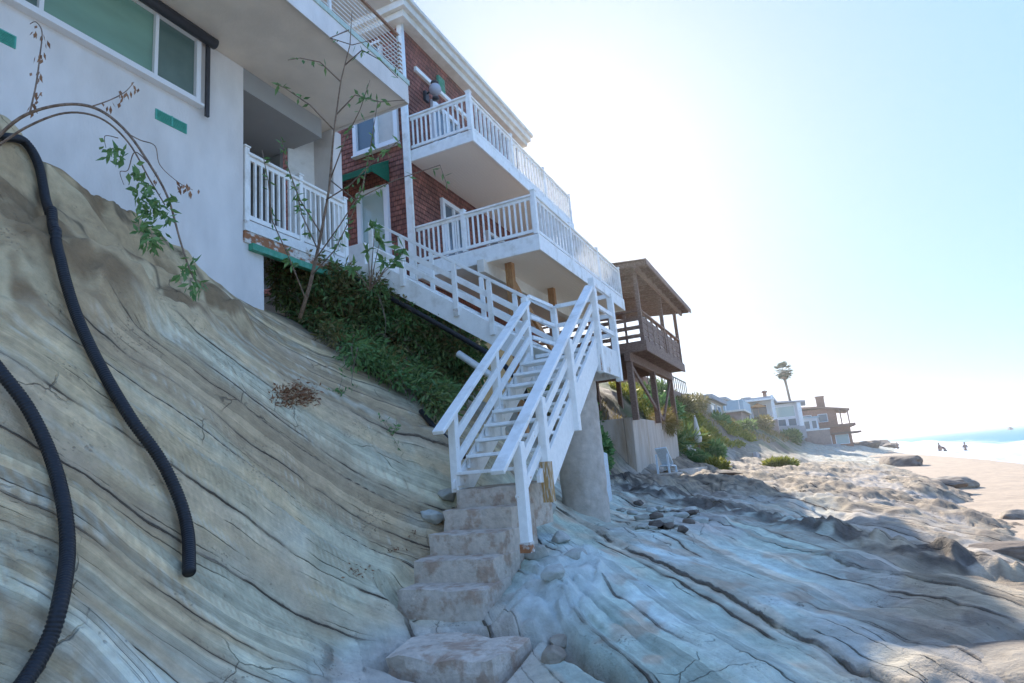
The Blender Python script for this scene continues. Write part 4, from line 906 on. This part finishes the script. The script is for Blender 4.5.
MB().box(-4,1.9,121,127,-1.5,4.4).build('wall', WHW, h); MB().box(-4.3,2.2,120.7,127.2,4.4,4.65).build('roof', BLUEP, h); MB().box(-.6,3.4,120,122,-1.5,2.2).build('terrace', PINKW, h); MB().box(-.7,3.5,119.9,122,2.2,2.4).build('terrace_edge', W, h)
winrow(h,'y',121,[(-.4,.5),(.9,1.6)],2.6,3.9,-1)
tag(MB().box(-1.2,4.6,119.2,119.6,-3,-.35).build('sea_wall', GREYWALL, None, .03), 'pale blue grey sea wall in front of the white tiered house', 'wall')
tag(MB().prism([(-8.5,3.4),(-1.0,2.9),(-.6,.6),(-8.5,.9)],'y',103.5,104).build('bluff_wall', GREYWALL, None, .03), 'plain grey wall holding the bluff under the white houses', 'wall')
tag(MB().prism([(46,-1.6),(46,-.2),(64,-1.1),(64,-1.9)],'x',-3.6,-3.4).build('boat_ramp_wall', GREYWALL, None, .02), 'low grey sloping wall at the foot of the bluff', 'wall')
# ------------------------------------------------------------------ palm
pt = thing('palm_tree', (-2.55,121,3), 'tall slender fan palm standing above the white beach houses', 'palm')
hd = Vector((-2.25,120,13.0))
MB().tube([(-1.7,121,2),(-1.85,120.7,6),(-2.05,120.3,10),tuple(hd)], [.30,.24,.20,.24], 10).build('trunk', BARK, pt)
cr = MB(); rnd = random.Random(4)
for i in range(64):
    a = rnd.uniform(0,6.283); e = rnd.uniform(-1.1,1.45); d = Vector((math.cos(a)*math.cos(e),math.sin(a)*math.cos(e),math.sin(e))); L0 = rnd.uniform(.7,1.2)
    q = hd+Vector((0,0,.15))+d*L0; cr.tube([tuple(hd),tuple(q)], .02, 4)
    up = d.cross(Vector((0,0,1))).normalized()
    for k in range(13):
        f = (k-6)/6*1.25; dd = (d*math.cos(f)+up*math.sin(f)); dd.z -= .18
        cr.leaf(q, dd, rnd.uniform(.65,.95), .17, nrm=d.cross(up))
cr.build('crown', LEAF_PALM, pt)
sk_ = MB()
for i in range(60):
    a = rnd.uniform(0,6.283); q = hd+Vector((math.cos(a)*.25,math.sin(a)*.25,rnd.uniform(-.9,0))); sk_.leaf(q,(math.cos(a)*.5,math.sin(a)*.5,-1),rnd.uniform(.5,.9),.12)
sk_.build('dead_fronds', LEAF_DRY, pt)
# ------------------------------------------------------------------ planting
def rv(r): return Vector((r.gauss(0,1),r.gauss(0,1),r.gauss(0,1))).normalized()
def twig(mb, p, d, L0, r0, r, nseg=6, curl=.25, droop=.0, n=5):
    pts = [Vector(p)]; d = Vector(d).normalized()
    for i in range(nseg):
        d = (d+rv(r)*curl*.5+Vector((0,0,-droop))).normalized(); pts.append(pts[-1]+d*L0/nseg)
    mb.tube([tuple(q) for q in pts], [r0*(1-.75*i/nseg) for i in range(nseg+1)], n); return pts
# the dense bush hanging over the rock beneath the second flight
r = random.Random(21)
bush = thing('hanging_bush', (-5.4,8.2,1.4), 'dense dark green bush spilling over the rock beneath the balcony and stairs', 'bush')
poly = [(268,262),(300,262),(345,278),(395,300),(440,322),(478,352),(482,380),(462,400),(440,414),(420,396),(398,384),(366,368),(336,348),(306,326),(280,304)]
def inside(x, y, P):
    c = False; j = len(P)-1
    for i in range(len(P)):
        if (P[i][1] > y) != (P[j][1] > y) and x < (P[j][0]-P[i][0])*(y-P[i][1])/(P[j][1]-P[i][1])+P[i][0]: c = not c
        j = i
    return c
seeds = []
while len(seeds) < 620:
    x = r.uniform(262,486); y = r.uniform(256,428)
    if inside(x, y, poly):
        q = hit(x, y, lo=5, hi=12)
        d_ = Vector(ray(x,y)).normalized()
        seeds.append((q-d_*(.80*r.random()**1.1)+Vector((0,0,.05)), y))
fo = MB(); fd = MB(); fl_ = MB(); tw = MB()
nrm = Vector((.55,-.45,.6))
for q, y in seeds:
    cl_ = r.uniform(.16,.30); dark = r.random()
    n = int(r.uniform(38,62)); kind = fd if r.random() < (.38 if q.x < -6.2 else .13) else (fl_ if r.random() < .42 else fo)
    for k in range(n):
        o = rv(r)*cl_*r.random()**.5; o = o+nrm*.06
        d = (o.normalized()*.6+Vector((.3,-.1,-.55))+rv(r)*.6).normalized()
        kind.leaf(q+o, d, r.uniform(.10,.17), r.uniform(.032,.055))
    if r.random() < .3: twig(tw, q, nrm*.5+Vector((.4,-.2,-.7)), r.uniform(.3,.7), .006, r, droop=.08)
for i in range(34):
    q, y = seeds[r.randrange(len(seeds))]; twig(tw, q+nrm*.2, Vector((.5,-.1,-.6))+rv(r)*.5, r.uniform(.5,1.1), .009, r, nseg=8, curl=.4)
fo.build('foliage', LEAF_DK, bush); tag(fd.build('dry_foliage', LEAF_OL, bush), 'dry olive brown patches in the bush'); tag(fl_.build('fresh_foliage', LEAF_MD, bush), 'fresh green shoots in the bush'); tw.build('branch', BARK, bush)

# sapling growing from the top of the bush in front of the balcony
D = lambda px, py, d: Vector(CR@np.array([(px-512)/620.,(py-341.5)/620.,1.]))*d
sp = thing('sapling', tuple(D(305,300,9.3)), 'thin leafless-looking sapling with sparse leaves in front of the white balcony', 'tree')
trunk = MB(); br = MB(); lf = MB()
tp = [D(300,318,9.4),D(310,285,9.3),D(320,240,9.2),D(329,190,9.1),D(334,130,9.0),D(341,80,8.9),D(350,45,8.8),D(352,10,8.7)]
trunk.tube([tuple(p) for p in tp], [.030,.027,.022,.017,.013,.010,.007,.004], 8)
def leafy(pts, n, l=.10, w_=.04, mb=lf, sp_=.04):
    for i in range(int(n*2.1)):
        k = r.uniform(.2,1)*(len(pts)-1); a = int(min(k,len(pts)-2)); p = pts[a].lerp(pts[a+1],k-a)
        mb.leaf(p+rv(r)*sp_*.4, rv(r)+Vector((0,-.2,-.5)), r.uniform(.7,1.2)*l, r.uniform(.8,1.2)*w_)
for path, n in (([(322,235),(300,200),(285,160),(282,140)],10),([(330,180),(345,140),(360,110),(370,80)],8),([(334,130),(310,105),(285,88),(276,84)],6),([(341,82),(320,62),(300,58),(288,60)],4),([(326,200),(350,185),(375,160),(400,140)],9),
                ([(315,260),(340,225),(362,190),(370,150),(378,100)],14),([(336,115),(355,95),(380,102),(405,100)],6),([(306,300),(290,260),(272,220),(268,180),(262,150)],16),([(318,250),(302,215),(296,190)],12),([(312,275),(335,250),(352,215),(360,190)],12),([(345,65),(362,50),(380,60),(398,78)],5),([(349,30),(330,38),(352,45),(372,40)],3),([(330,180),(355,200),(395,180),(440,165),(447,185)],9)):
    pts = [D(x,y,9.1-.12*i) for i,(x,y) in enumerate(path)]
    br.tube([tuple(p) for p in pts], [.011*(1-.7*i/len(pts)) for i in range(len(pts))], 5); leafy(pts, n, .13, .045)
trunk.build('trunk', BARK, sp); br.build('branch', BARK, sp); lf.build('leaves', LEAF_MD, sp)
# broad-leaved plant at the foot of the second flight
bp = thing('leafy_shrub', tuple(D(372,278,9.2)), 'bright broad leaved shrub beside the lower end of the balcony railing', 'shrub')
lf2 = MB(); st2 = MB()
for (x,y) in ((368,250),(380,240),(395,262),(352,268),(385,262),(375,228),(402,250)):
    a = D(370,290,8.75); b = D(x,y,8.6); st2.tube([tuple(a),tuple(a.lerp(b,.5)+Vector((0,0,.03))),tuple(b)], [.010,.007,.004], 5)
    for k in range(11): lf2.leaf(b+rv(r)*.04, rv(r)+Vector((.1,-.4,-.2)), r.uniform(.12,.22), r.uniform(.05,.08))
st2.build('stem', BARK, bp); lf2.build('leaves', LEAF_MD, bp)

# arching vine at left
vn = thing('arching_vine', tuple(D(5,140,4.6)), 'arching bare vine hanging across the stucco wall, with green leaves at its drooping end', 'vine')
st3 = MB(); lg = MB(); ld = MB()
dv = 4.7
paths = [([(-15,150),(20,118),(60,105),(95,108),(125,130),(150,165),(168,198),(180,240),(190,270),(198,285)],.014),([(-10,152),(25,128),(65,113),(100,118),(128,142),(150,180),(165,205)],.011),
         ([(30,112),(36,85),(40,55),(42,32),(36,22),(30,24)],.007),([(90,107),(110,100),(125,92),(134,82)],.006),([(125,132),(140,140),(155,146),(160,165),(178,182),(193,190)],.005),([(118,138),(105,136),(106,148)],.004),([(150,165),(135,152),(128,170),(120,172),(124,185)],.005)]
for P, rad in paths:
    pts = [D(x,y,dv+.25*i/len(P)) for i,(x,y) in enumerate(P)]; Q = []
    for i in range(len(pts)-1):
        a,b,c,d = pts[max(i-1,0)],pts[i],pts[i+1],pts[min(i+2,len(pts)-1)]
        for k in range(6):
            t = k/6; Q.append(.5*((2*b)+(c-a)*t+(2*a-5*b+4*c-d)*t*t+(3*b-a-3*c+d)*t**3))
    Q.append(pts[-1]); st3.tube([tuple(q) for q in Q], [rad*(1-.6*i/len(Q)) for i in range(len(Q))], 6)
for (x,y,n,s) in ((113,152,16,9),(122,154,12,7),(136,172,14,8),(140,186,10,6),(150,205,30,14),(148,228,26,14),(165,215,18,10),(158,240,14,9),(185,270,14,8),(195,285,16,8),(190,262,10,6),(165,200,12,8),(145,195,22,10),(152,240,22,10),(142,215,18,10)):
    for k in range(n):
        q = D(x+r.gauss(0,s*.55),y+r.gauss(0,s*.55),dv+.12+r.uniform(-.12,.12)); lg.leaf(q, rv(r)+Vector((.1,-.1,-.7)), r.uniform(.065,.105), r.uniform(.028,.044))
for (x,y,n,s) in ((37,95,6,4),(38,75,7,4),(40,55,6,4),(42,40,5,4),(36,30,5,4),(35,105,6,3),(112,104,7,5),(125,94,8,5),(134,84,5,3),(182,184,8,6),(190,190,5,4),(156,178,4,4)):
    for k in range(n):
        q = D(x+r.gauss(0,s*.7),y+r.gauss(0,s*.8),dv+.1+r.uniform(-.05,.05)); ld.leaf(q, rv(r)*.5+Vector((0,0,-1)), r.uniform(.045,.07), r.uniform(.018,.028))
st3.build('stem', BARK, vn); lg.build('leaves', LEAF_MD, vn); tag(ld.build('dry_leaves', LEAF_DRY, vn), 'shrivelled brown leaves')

# small growth on the rock face
def sprout(px, py, size, n, label, m=LEAF_MD):
    q = hit(px,py,lo=3,hi=12); t = thing('rock_sprout', tuple(q), label, 'plant'); a = MB(); b = MB()
    for k in range(5):
        P = twig(a, q, Vector((.5,-.4,.5))+rv(r)*.8, size*r.uniform(.6,1.1), .004, r, nseg=4)
        for j in range(n//5): b.leaf(P[r.randrange(1,5)]+rv(r)*.02, rv(r)+Vector((0,0,.2)), r.uniform(.05,.09), r.uniform(.02,.035))
    a.build('stem', BARK, t); b.build('leaves', m, t)
sprout(338,392,.28,40,'small green sprout on the rock right of the brown leaf litter')
sprout(392,436,.30,35,'small green sprout low on the rock left of the staircase handrail')
sprout(258,300,.26,24,'small green sprig at the foot of the stucco wall corner')
lt = MB(); q0 = None
for k in range(520):
    x = r.gauss(294,11); y = r.gauss(397,6)
    if abs(x-294) > 26: continue
    p = hit(x,y,lo=4,hi=11)+Vector((0,0,r.uniform(.0,.05))); lt.leaf(p, rv(r)*Vector((1,1,.4)), r.uniform(.05,.10), r.uniform(.012,.03))
tag(lt.build('leaf_litter', LEAF_DRY), 'patch of brown fallen leaves caught in a hollow of the rock', 'leaf litter', kind='stuff')
lt = MB()
for (cx_,cy_,sx_,n) in ((352,573,9,40),(366,572,7,24),(395,550,8,40),(413,537,4,16)):
    for k in range(n):
        p = hit(r.gauss(cx_,sx_*.6),r.gauss(cy_,3),lo=3,hi=9)+Vector((0,0,r.uniform(0,.02))); lt.leaf(p, rv(r)*Vector((1,1,.4)), r.uniform(.03,.05), .014)
tag(lt.build('leaf_scraps', LEAF_DRY), 'brown leaf scraps lying in ledges beside the concrete steps', 'leaf litter', kind='stuff')

# ------------------------------------------------------------------ banks beyond: bushes and ground cover
def shrub(name, x, y, rx, ry, rz, n, m, label, cat, group=None, lsz=(.10,.18), sink=.25, lw=.35, upb=.3):
    z = H(x,y)-sink*rz; t = thing(name, (x,y,z), label, cat, group)
    mb = MB(); lobes = [(Vector((x+r.uniform(-.55,.55)*rx, y+r.uniform(-.55,.55)*ry, z+rz*r.uniform(.25,.7))), r.uniform(.35,.6)) for _ in range(7)]
    for k in range(n):
        c, s = lobes[r.randrange(7)]; d = rv(r); q = c+Vector((d.x*rx*s,d.y*ry*s,abs(d.z)*rz*s*1.1 if d.z > -.3 else d.z*rz*s))*r.uniform(.7,1.05)
        l = r.uniform(*lsz); mb.leaf(q, d+rv(r)*.7+Vector((0,0,upb)), l, l*lw)
    mb.build('foliage', m, t)
    tb = MB()
    for k in range(5): twig(tb, (x,y,z-.1), rv(r)*.6+Vector((0,0,1)), rz*.8, .03, r, 4)
    tb.build('stem', BARK, t); return t
shrub('ivy_bush', -5.35, 15.2, .75, 1.5, 1.25, 3000, LEAF_MD, 'bright green ivy bush between the concrete column and the retaining wall', 'bush', lsz=(.10,.17), lw=.7)
shrub('ivy_bush', -6.3, 17.0, .8, 1.5, 1.7, 2400, LEAF_DK, 'dark ivy bush climbing the bank behind the concrete column', 'bush', lsz=(.10,.17), lw=.6)
shrub('dry_bush', -7.0, 18.6, 1.0, 1.8, 1.9, 2600, LEAF_OL, 'dry olive bush on the bank under the white landing', 'bush', lsz=(.12,.22), lw=.2)
shrub('hanging_grass', -5.4, 26.6, .4, 1.3, .6, 1800, GRASSM, 'golden dry grass hanging over the top of the retaining wall', 'grass tuft', lsz=(.25,.5), lw=.06, upb=-.4, sink=-.0)
for o in [o for o in bpy.data.objects if o.name.startswith('hanging_grass')]: o.location.z = 1.15
shrub('grey_agave', -5.6, 29.6, .9, .9, 1.0, 500, LEAF_DK, 'spiky grey green agave on the bank just past the retaining wall', 'plant', lsz=(.5,.8), lw=.12)
specs = [(-7.0,34,1.1,2.4,1.1,LEAF_MD,'green bush above the garden stairs'),(-7.6,37,1.2,2.6,1.3,LEAF_DK,'dark bush behind the closed umbrella'),(-5.7,36,.8,2.8,.8,LEAF_YG,'yellow green ground shrub beside the garden stairs'),
 (-5.0,36.5,.7,1.6,.9,LEAF_MD,'green bush spilling past the end of the garden stairs'),(-7.3,43,1.1,3.0,.9,LEAF_OL,'olive brown bush on the bank below the flat roofed house'),(-4.75,30.0,.5,.6,.6,LEAF_MD,'low green bush at the foot of the garden stair wall'),
 (-3.9,29.6,.5,.7,.42,LEAF_YG,'rounded yellow shrub on the sand before the garden stairs'),(-7.8,50,1.2,3.4,.8,LEAF_OL,'dry brown bush on the slope under the flat roofed house'),(-6.6,58,1.1,4,.8,LEAF_MD,'green bush on the slope beneath the blue terrace'),
 (-5.6,66,1.1,4.4,.8,LEAF_DK,'dark green bush trailing down the bluff'),(-5.0,80,1.5,6,1.4,LEAF_OL,'olive bush on the bluff under the white houses'),(-2.4,97,1.4,5,1.4,LEAF_DK,'dark bush at the far corner of the bluff'),(-1.6,36.5,.8,.9,.32,LEAF_YG,'flat yellow green plant growing on the beach rock')]
for i,(x,y,rx,ry,rz,m_,lb_) in enumerate(specs):
    big = 1+y/60; shrub('bush', x, y, rx, ry, rz, int(1500 if y < 45 else 1100), m_, lb_, 'bush', lsz=(.14*big,.26*big), lw=.3)
# ground cover on the hill
gc = MB(); n = 0
while n < 9000:
    y = 21+r.random()**1.3*85; x = r.uniform(-13,-2.5); z = float(base(x,y))
    if z < .35 or (y < 29.5 and x > -5.7): continue
    if vnoise(np.array([x*.4]),np.array([y*.25]),0,401)[0] < -.25: continue
    l = r.uniform(.12,.26)*(1+y/70); gc.leaf((x,y,z-.02), rv(r)*.6+Vector((.2,0,.9)), l, l*.16); n += 1
tag(gc.build('ground_cover', GRASSM), 'dry grass covering the slope of the bluff', 'grass', kind='stuff')

gi = MB(); n = 0
while n < 8000:
    y = 29.5+r.random()**1.4*45; x = r.uniform(-9,-4.4); z = float(base(x,y))
    if z < .1 or z > 4.2: continue
    if vnoise(np.array([x*.5+9]),np.array([y*.22]),0,402)[0] < .0: continue
    l = r.uniform(.12,.24)*(1+y/60); gi.leaf((x,y,z+.05+r.uniform(0,.18)), rv(r)*.7+Vector((.3,-.2,.6)), l, l*.34); n += 1
tag(gi.build('ice_plant', LEAF_YG), 'yellow green ice plant spreading over the bank beyond the retaining wall', 'ground cover', kind='stuff')

# ------------------------------------------------------------------ loose rocks
import bmesh
def boulder(x, y, sx, sy, sz, seed, label, m=BOULDER, rot=0, sink=.3, z=None, flat=.0, name='boulder', group=None):
    bm = bmesh.new(); bmesh.ops.create_icosphere(bm, subdivisions=5 if max(sx,sy)/math.hypot(x,y) > .03 else 4 if max(sx,sy) > .08 else 3, radius=1)
    V = np.array([v.co for v in bm.verts])
    nn = fbm(V[:,0]*1.3+seed*3.1,V[:,1]*1.3,V[:,2]*1.3,4,500+seed); n2_ = fbm(V[:,0]*3+seed,V[:,1]*3,V[:,2]*3,3,520+seed)
    lay = np.tanh(vnoise(V[:,2]*4+V[:,0]*1.2+seed,V[:,1]*.5,0,540+seed)*3)
    k = 1+.32*nn+.10*np.abs(n2_)+.07*lay; V = V*k[:,None]; V = np.sign(V)*np.abs(V)**.88
    rp_ = np.random.RandomState(900+seed)
    for _ in range(16):
        nv_ = rp_.normal(size=3); nv_ /= np.linalg.norm(nv_); dd_ = rp_.uniform(.62,.92); ex = np.maximum(0, V@nv_-dd_); V = V-nv_[None]*ex[:,None]*.88
    V = V+.035*np.stack([fbm(V[:,0]*5+seed,V[:,1]*5,V[:,2]*5,3,560+k_) for k_ in range(3)],1)
    if flat: V[:,2] = np.minimum(V[:,2], flat)
    c, s = math.cos(rot), math.sin(rot); zz = (H(x,y) if z is None else z)
    for v, q in zip(bm.verts, V): v.co = (q[0]*sx*c-q[1]*sy*s, q[0]*sx*s+q[1]*sy*c, q[2]*sz)
    me = bpy.data.meshes.new(name); bm.to_mesh(me); bm.free(); me.polygons.foreach_set('use_smooth',[True]*len(me.polygons)); me.materials.append(m)
    o = bpy.data.objects.new(name, me); col.objects.link(o); o.location = (x,y,zz+sz*(1-sink*2)); return tag(o, label, 'rock', group)
boulder(4.9,32.3,1.1,1.0,.50,1,'large brown boulder resting on the sand, far right of the rock shelf',BOULDER, .2)
boulder(5.75,32.6,.42,.42,.40,2,'rounded boulder at the right end of the large brown boulder',BOULDER)
boulder(6.3,61,1.6,4.0,.9,3,'long flat topped brown rock slab across the beach',BOULDER_DK,.15, flat=.7)
boulder(4.4,29.0,.7,.5,.2,4,'low dark rock in the sand before the large boulder',BOULDER_DK)
boulder(5.2,24.8,.6,.4,.16,5,'flat dark rock half buried in the sand at right',BOULDER_DK)
boulder(4.6,20.6,.75,.55,.34,6,'brown rock at the edge of the sand, nearest of the sand rocks',BOULDER)
boulder(6.8,27.5,.5,.35,.12,8,'thin flat stone lying out on the sand',BOULDER_DK)
boulder(1.12,5.0,.42,.6,.20,12,'big smooth sunlit boulder at the lower right edge of the shelf',BOULDER,.3,sink=.42)
boulder(2.4,11.2,.6,.5,.16,13,'dark layered boulder overhanging the sand',BOULDER_DK,.2)
boulder(-3.6,26.5,.25,1.5,.16,15,'driftwood coloured long rock lying before the retaining wall',BOULDER,.9)
boulder(13.5,165,3.0,9,1.9,16,'dark headland rock at the far end of the beach',BOULDER_DK, sink=.35, z=-2.4)
boulder(15.5,158,1.6,5,1.2,17,'lower dark rock beside the far headland rock',BOULDER_DK, z=-2.5)
boulder(9.5,140,3.5,5,1.6,18,'dark rock mass below the far brown house',BOULDER_DK, z=-2.2)
# rubble patch and broken stones by the steps
for i,(px,py,s,m_) in enumerate(((548,512,.12,BOULDER_PALE),(560,540,.11,BOULDER_PALE),(536,556,.12,BOULDER_PALE),(575,556,.09,BOULDER_PALE),(552,575,.10,BOULDER_PALE),(553,658,.09,BOULDER),(447,497,.13,BOULDER_PALE),(432,520,.11,BOULDER_PALE),(560,645,.07,BOULDER))):
    q = hit(px,py,lo=2.5,hi=12)
    where = 'right of' if px > 500 else 'left of'
    boulder(q.x,q.y,s*1.1,s*1.5,s*.8,30+i,'broken pale rock lump packed against the concrete steps, %s them' % where, m_, i*.7, .40, group='rock lumps packed beside the concrete steps', name='rock_lump')
for i in range(26):
    px = r.uniform(610,700); py = 500+r.random()*26+(px-610)*.12; q = hit(px,py,lo=5,hi=25); s = r.uniform(.04,.12)
    boulder(q.x,q.y,s*1.4,s,s*.6,60+i,'loose stone in the rubble patch seaward of the concrete column',BOULDER_DK if i%3 == 0 else BOULDER_PALE, r.uniform(0,3), .3, group='loose stones in the rubble patch', name='loose_stone')
# ------------------------------------------------------------------ people on the sand
def person(x, y, pose, shirt, label, face=0.):
    z = sandz(np.array([x]),np.array([y]))[0]
    K = {'hip':(0,0,.93),'chest':(0,.02,1.25),'neck':(0,.02,1.45),'head':(0,.05,1.60),'top':(0,.05,1.70),'kl':(-.1,.16,.50),'fl':(-.1,.05,.06),'tl':(-.1,.20,.04),'kr':(.1,-.02,.49),'fr':(.1,-.30,.10),'tr':(.1,-.18,.04),
         'sl':(-.19,.02,1.40),'el':(-.25,-.08,1.12),'hl':(-.24,.06,.88),'sr':(.19,.02,1.40),'er':(.26,.08,1.13),'hr':(.25,.24,.95)}
    if pose == 'bend':
        K.update({'chest':(0,.26,1.14),'neck':(0,.40,1.26),'head':(0,.50,1.30),'top':(0,.58,1.36),'sl':(-.19,.36,1.24),'el':(-.22,.42,.95),'hl':(-.15,.50,.72),'sr':(.19,.36,1.24),'er':(.22,.44,.95),'hr':(.15,.55,.74)})
    E = [('hip','chest'),('chest','neck'),('neck','head'),('head','top'),('hip','kl'),('kl','fl'),('fl','tl'),('hip','kr'),('kr','fr'),('fr','tr'),('chest','sl'),('sl','el'),('el','hl'),('chest','sr'),('sr','er'),('er','hr')]
    RAD = {'hip':.15,'chest':.16,'neck':.06,'head':.10,'top':.07,'kl':.07,'kr':.07,'fl':.045,'fr':.045,'tl':.04,'tr':.04,'sl':.07,'sr':.07,'el':.045,'er':.045,'hl':.04,'hr':.04}
    ks = list(K); c, s = math.cos(face), math.sin(face)
    def body(name, keys, scale, m_, parent):
        kk = [k for k in ks if k in keys]; me = bpy.data.meshes.new(name)
        me.from_pydata([(K[k][0]*c-K[k][1]*s, K[k][0]*s+K[k][1]*c, K[k][2]) for k in kk], [(kk.index(a),kk.index(b_)) for a,b_ in E if a in kk and b_ in kk], [])
        o = bpy.data.objects.new(name, me); col.objects.link(o); me.materials.append(m_); o.parent = parent
        md = o.modifiers.new('skin','SKIN')
        for i,k in enumerate(kk): me.skin_vertices[0].data[i].radius = (RAD[k]*scale,)*2
        me.skin_vertices[0].data[kk.index('hip')].use_root = True
        sb = o.modifiers.new('sub','SUBSURF'); sb.levels = 1; sb.render_levels = 1; return o
    t = thing('person', (x,y,z), label, 'person')
    body('body', ks, 1., SKIN, t); body('shirt', ['hip','chest','sl','sr'], 1.13, shirt, t); body('trousers', ['hip','kl','kr'], 1.12, DARKMET, t)
    hv = MB(); hp = K['top']; hv.ball((x+hp[0]*c-hp[1]*s, y+hp[0]*s+hp[1]*c, z+hp[2]-.01), .105, 10, 7, (1,1,.9)); hv.build('hair', BARK, t)
SH1 = mat('dark_shirt',(.06,.06,.08),.8); SH2 = mat('brown_shirt',(.22,.13,.10),.8); SH3 = mat('grey_shirt',(.16,.17,.2),.8)
person(15.9,103,'walk',SH1,'person walking on the sand in a dark shirt, leftmost of the three near the water',.5)
person(15.8,98.5,'bend',SH2,'person bending forward over the sand in a brown top','bend' and 1.2)
person(18.6,102,'walk',SH3,'person walking alone at the edge of the surf',-.4)
person(15.2,142,'walk',SH1,'tiny distant person far down the beach near the headland rock',0)
# ------------------------------------------------------------------ boat offshore
bt = thing('small_boat', (150,640,-2.6), 'small dark boat far out on the sea at right', 'boat')
MB().prism([(637,-2.9),(643,-2.9),(644.2,-1.4),(636.4,-1.5)],'x',148.8,151.2).build('hull', DARKMET, bt); MB().prism([(638.6,-1.4),(641,-1.4),(640.8,-.3),(639,-.3)],'x',149.2,150.8).build('cabin', GREYW, bt)
# ------------------------------------------------------------------ light, sky, camera
SUN_AZ, SUN_EL = -19.2, 26.8
w = bpy.data.worlds.new('World'); scene.world = w; w.use_nodes = True
N = w.node_tree.nodes; L = w.node_tree.links
sky = N.new('ShaderNodeTexSky'); sky.sky_type = 'NISHITA'; sky.sun_disc = False
sky.sun_elevation = R_(SUN_EL); sky.sun_rotation = R_(SUN_AZ); sky.air_density = .7; sky.dust_density = .6; sky.ozone_density = 1.5
# ease the brightness range of the sky (hazy marine air spreads the glow round the sun)
bw = N.new('ShaderNodeRGBToBW'); L.new(sky.outputs[0], bw.inputs[0])
pw = N.new('ShaderNodeMath'); pw.operation = 'POWER'; pw.inputs[1].default_value = SKYG-1; L.new(bw.outputs[0], pw.inputs[0])
vs = N.new('ShaderNodeVectorMath'); vs.operation = 'SCALE'; L.new(sky.outputs[0], vs.inputs[0]); L.new(pw.outputs[0], vs.inputs['Scale'])
gl_ = N.new('ShaderNodeVectorMath'); gl_.operation = 'SCALE'; gl_.inputs['Scale'].default_value = .026; L.new(sky.outputs[0], gl_.inputs[0])
ad_ = N.new('ShaderNodeVectorMath'); ad_.operation = 'ADD'; L.new(vs.outputs[0], ad_.inputs[0]); L.new(gl_.outputs[0], ad_.inputs[1]); vs = ad_
tn = N.new('ShaderNodeVectorMath'); tn.operation = 'MULTIPLY'; tn.inputs[1].default_value = (.745,.84,.91); L.new(vs.outputs[0], tn.inputs[0])
# the marine layer keeps the horizon white rather than yellow
sp_ = N.new('ShaderNodeSeparateXYZ'); L.new(tn.outputs[0], sp_.inputs[0]); cb_ = N.new('ShaderNodeCombineXYZ')
mb_ = N.new('ShaderNodeMath'); mb_.operation = 'MAXIMUM'; L.new(sp_.outputs[1], mb_.inputs[0]); L.new(sp_.outputs[2], mb_.inputs[1])
mr_ = N.new('ShaderNodeMath'); mr_.operation = 'MINIMUM'; L.new(sp_.outputs[0], mr_.inputs[0]); L.new(sp_.outputs[1], mr_.inputs[1])
mg_ = N.new('ShaderNodeMath'); mg_.operation = 'MULTIPLY'; mg_.inputs[1].default_value = .88; L.new(mb_.outputs[0], mg_.inputs[0])
mh_ = N.new('ShaderNodeMath'); mh_.operation = 'MINIMUM'; L.new(sp_.outputs[1], mh_.inputs[0]); L.new(mg_.outputs[0], mh_.inputs[1])
L.new(mr_.outputs[0], cb_.inputs[0]); L.new(mh_.outputs[0], cb_.inputs[1]); L.new(mb_.outputs[0], cb_.inputs[2])
L.new(cb_.outputs[0], N['Background'].inputs['Color']); N['Background'].inputs['Strength'].default_value = .15
sd = Vector((math.sin(R_(SUN_AZ))*math.cos(R_(SUN_EL)), math.cos(R_(SUN_AZ))*math.cos(R_(SUN_EL)), math.sin(R_(SUN_EL))))
sl = bpy.data.lights.new('sun','SUN'); sl.energy = 2.0; sl.angle = R_(.53); sl.color = (1,.93,.82)
so = bpy.data.objects.new('sun', sl); col.objects.link(so); so.rotation_euler = sd.to_track_quat('Z','Y').to_euler()
# thin sea haze over the whole beach
hm = bpy.data.materials.new('sea_haze'); hm.use_nodes = True; hn = hm.node_tree.nodes; hn.remove(hn['Principled BSDF'])
pv_ = hn.new('ShaderNodeVolumePrincipled'); pv_.inputs['Color'].default_value = (.93,.96,1,1); pv_.inputs['Density'].default_value = .0005; pv_.inputs['Anisotropy'].default_value = .68
hm.node_tree.links.new(pv_.outputs[0], hn['Material Output'].inputs['Volume'])
tag(MB().box(-70,900,-45,1200,-6,20).build('haze', hm), kind='stuff')
cam = bpy.data.cameras.new('camera'); co = bpy.data.objects.new('camera', cam); col.objects.link(co)
cam.sensor_width = 36; cam.lens = 620/1024*36; cam.clip_start = .05; cam.clip_end = 60000
Xa, Ya, Za = CAMROWS
m = Matrix(((Xa[0],-Xa[1],-Xa[2]),(Ya[0],-Ya[1],-Ya[2]),(Za[0],-Za[1],-Za[2])))
co.matrix_world = m.to_4x4(); scene.camera = co
scene.view_settings.view_transform = 'Standard'; scene.view_settings.look = 'None'; scene.view_settings.gamma = 1; scene.view_settings.exposure = EXPOSURE
scene.view_settings.use_curve_mapping = False
try: scene.cycles.use_denoising = True
except Exception: pass
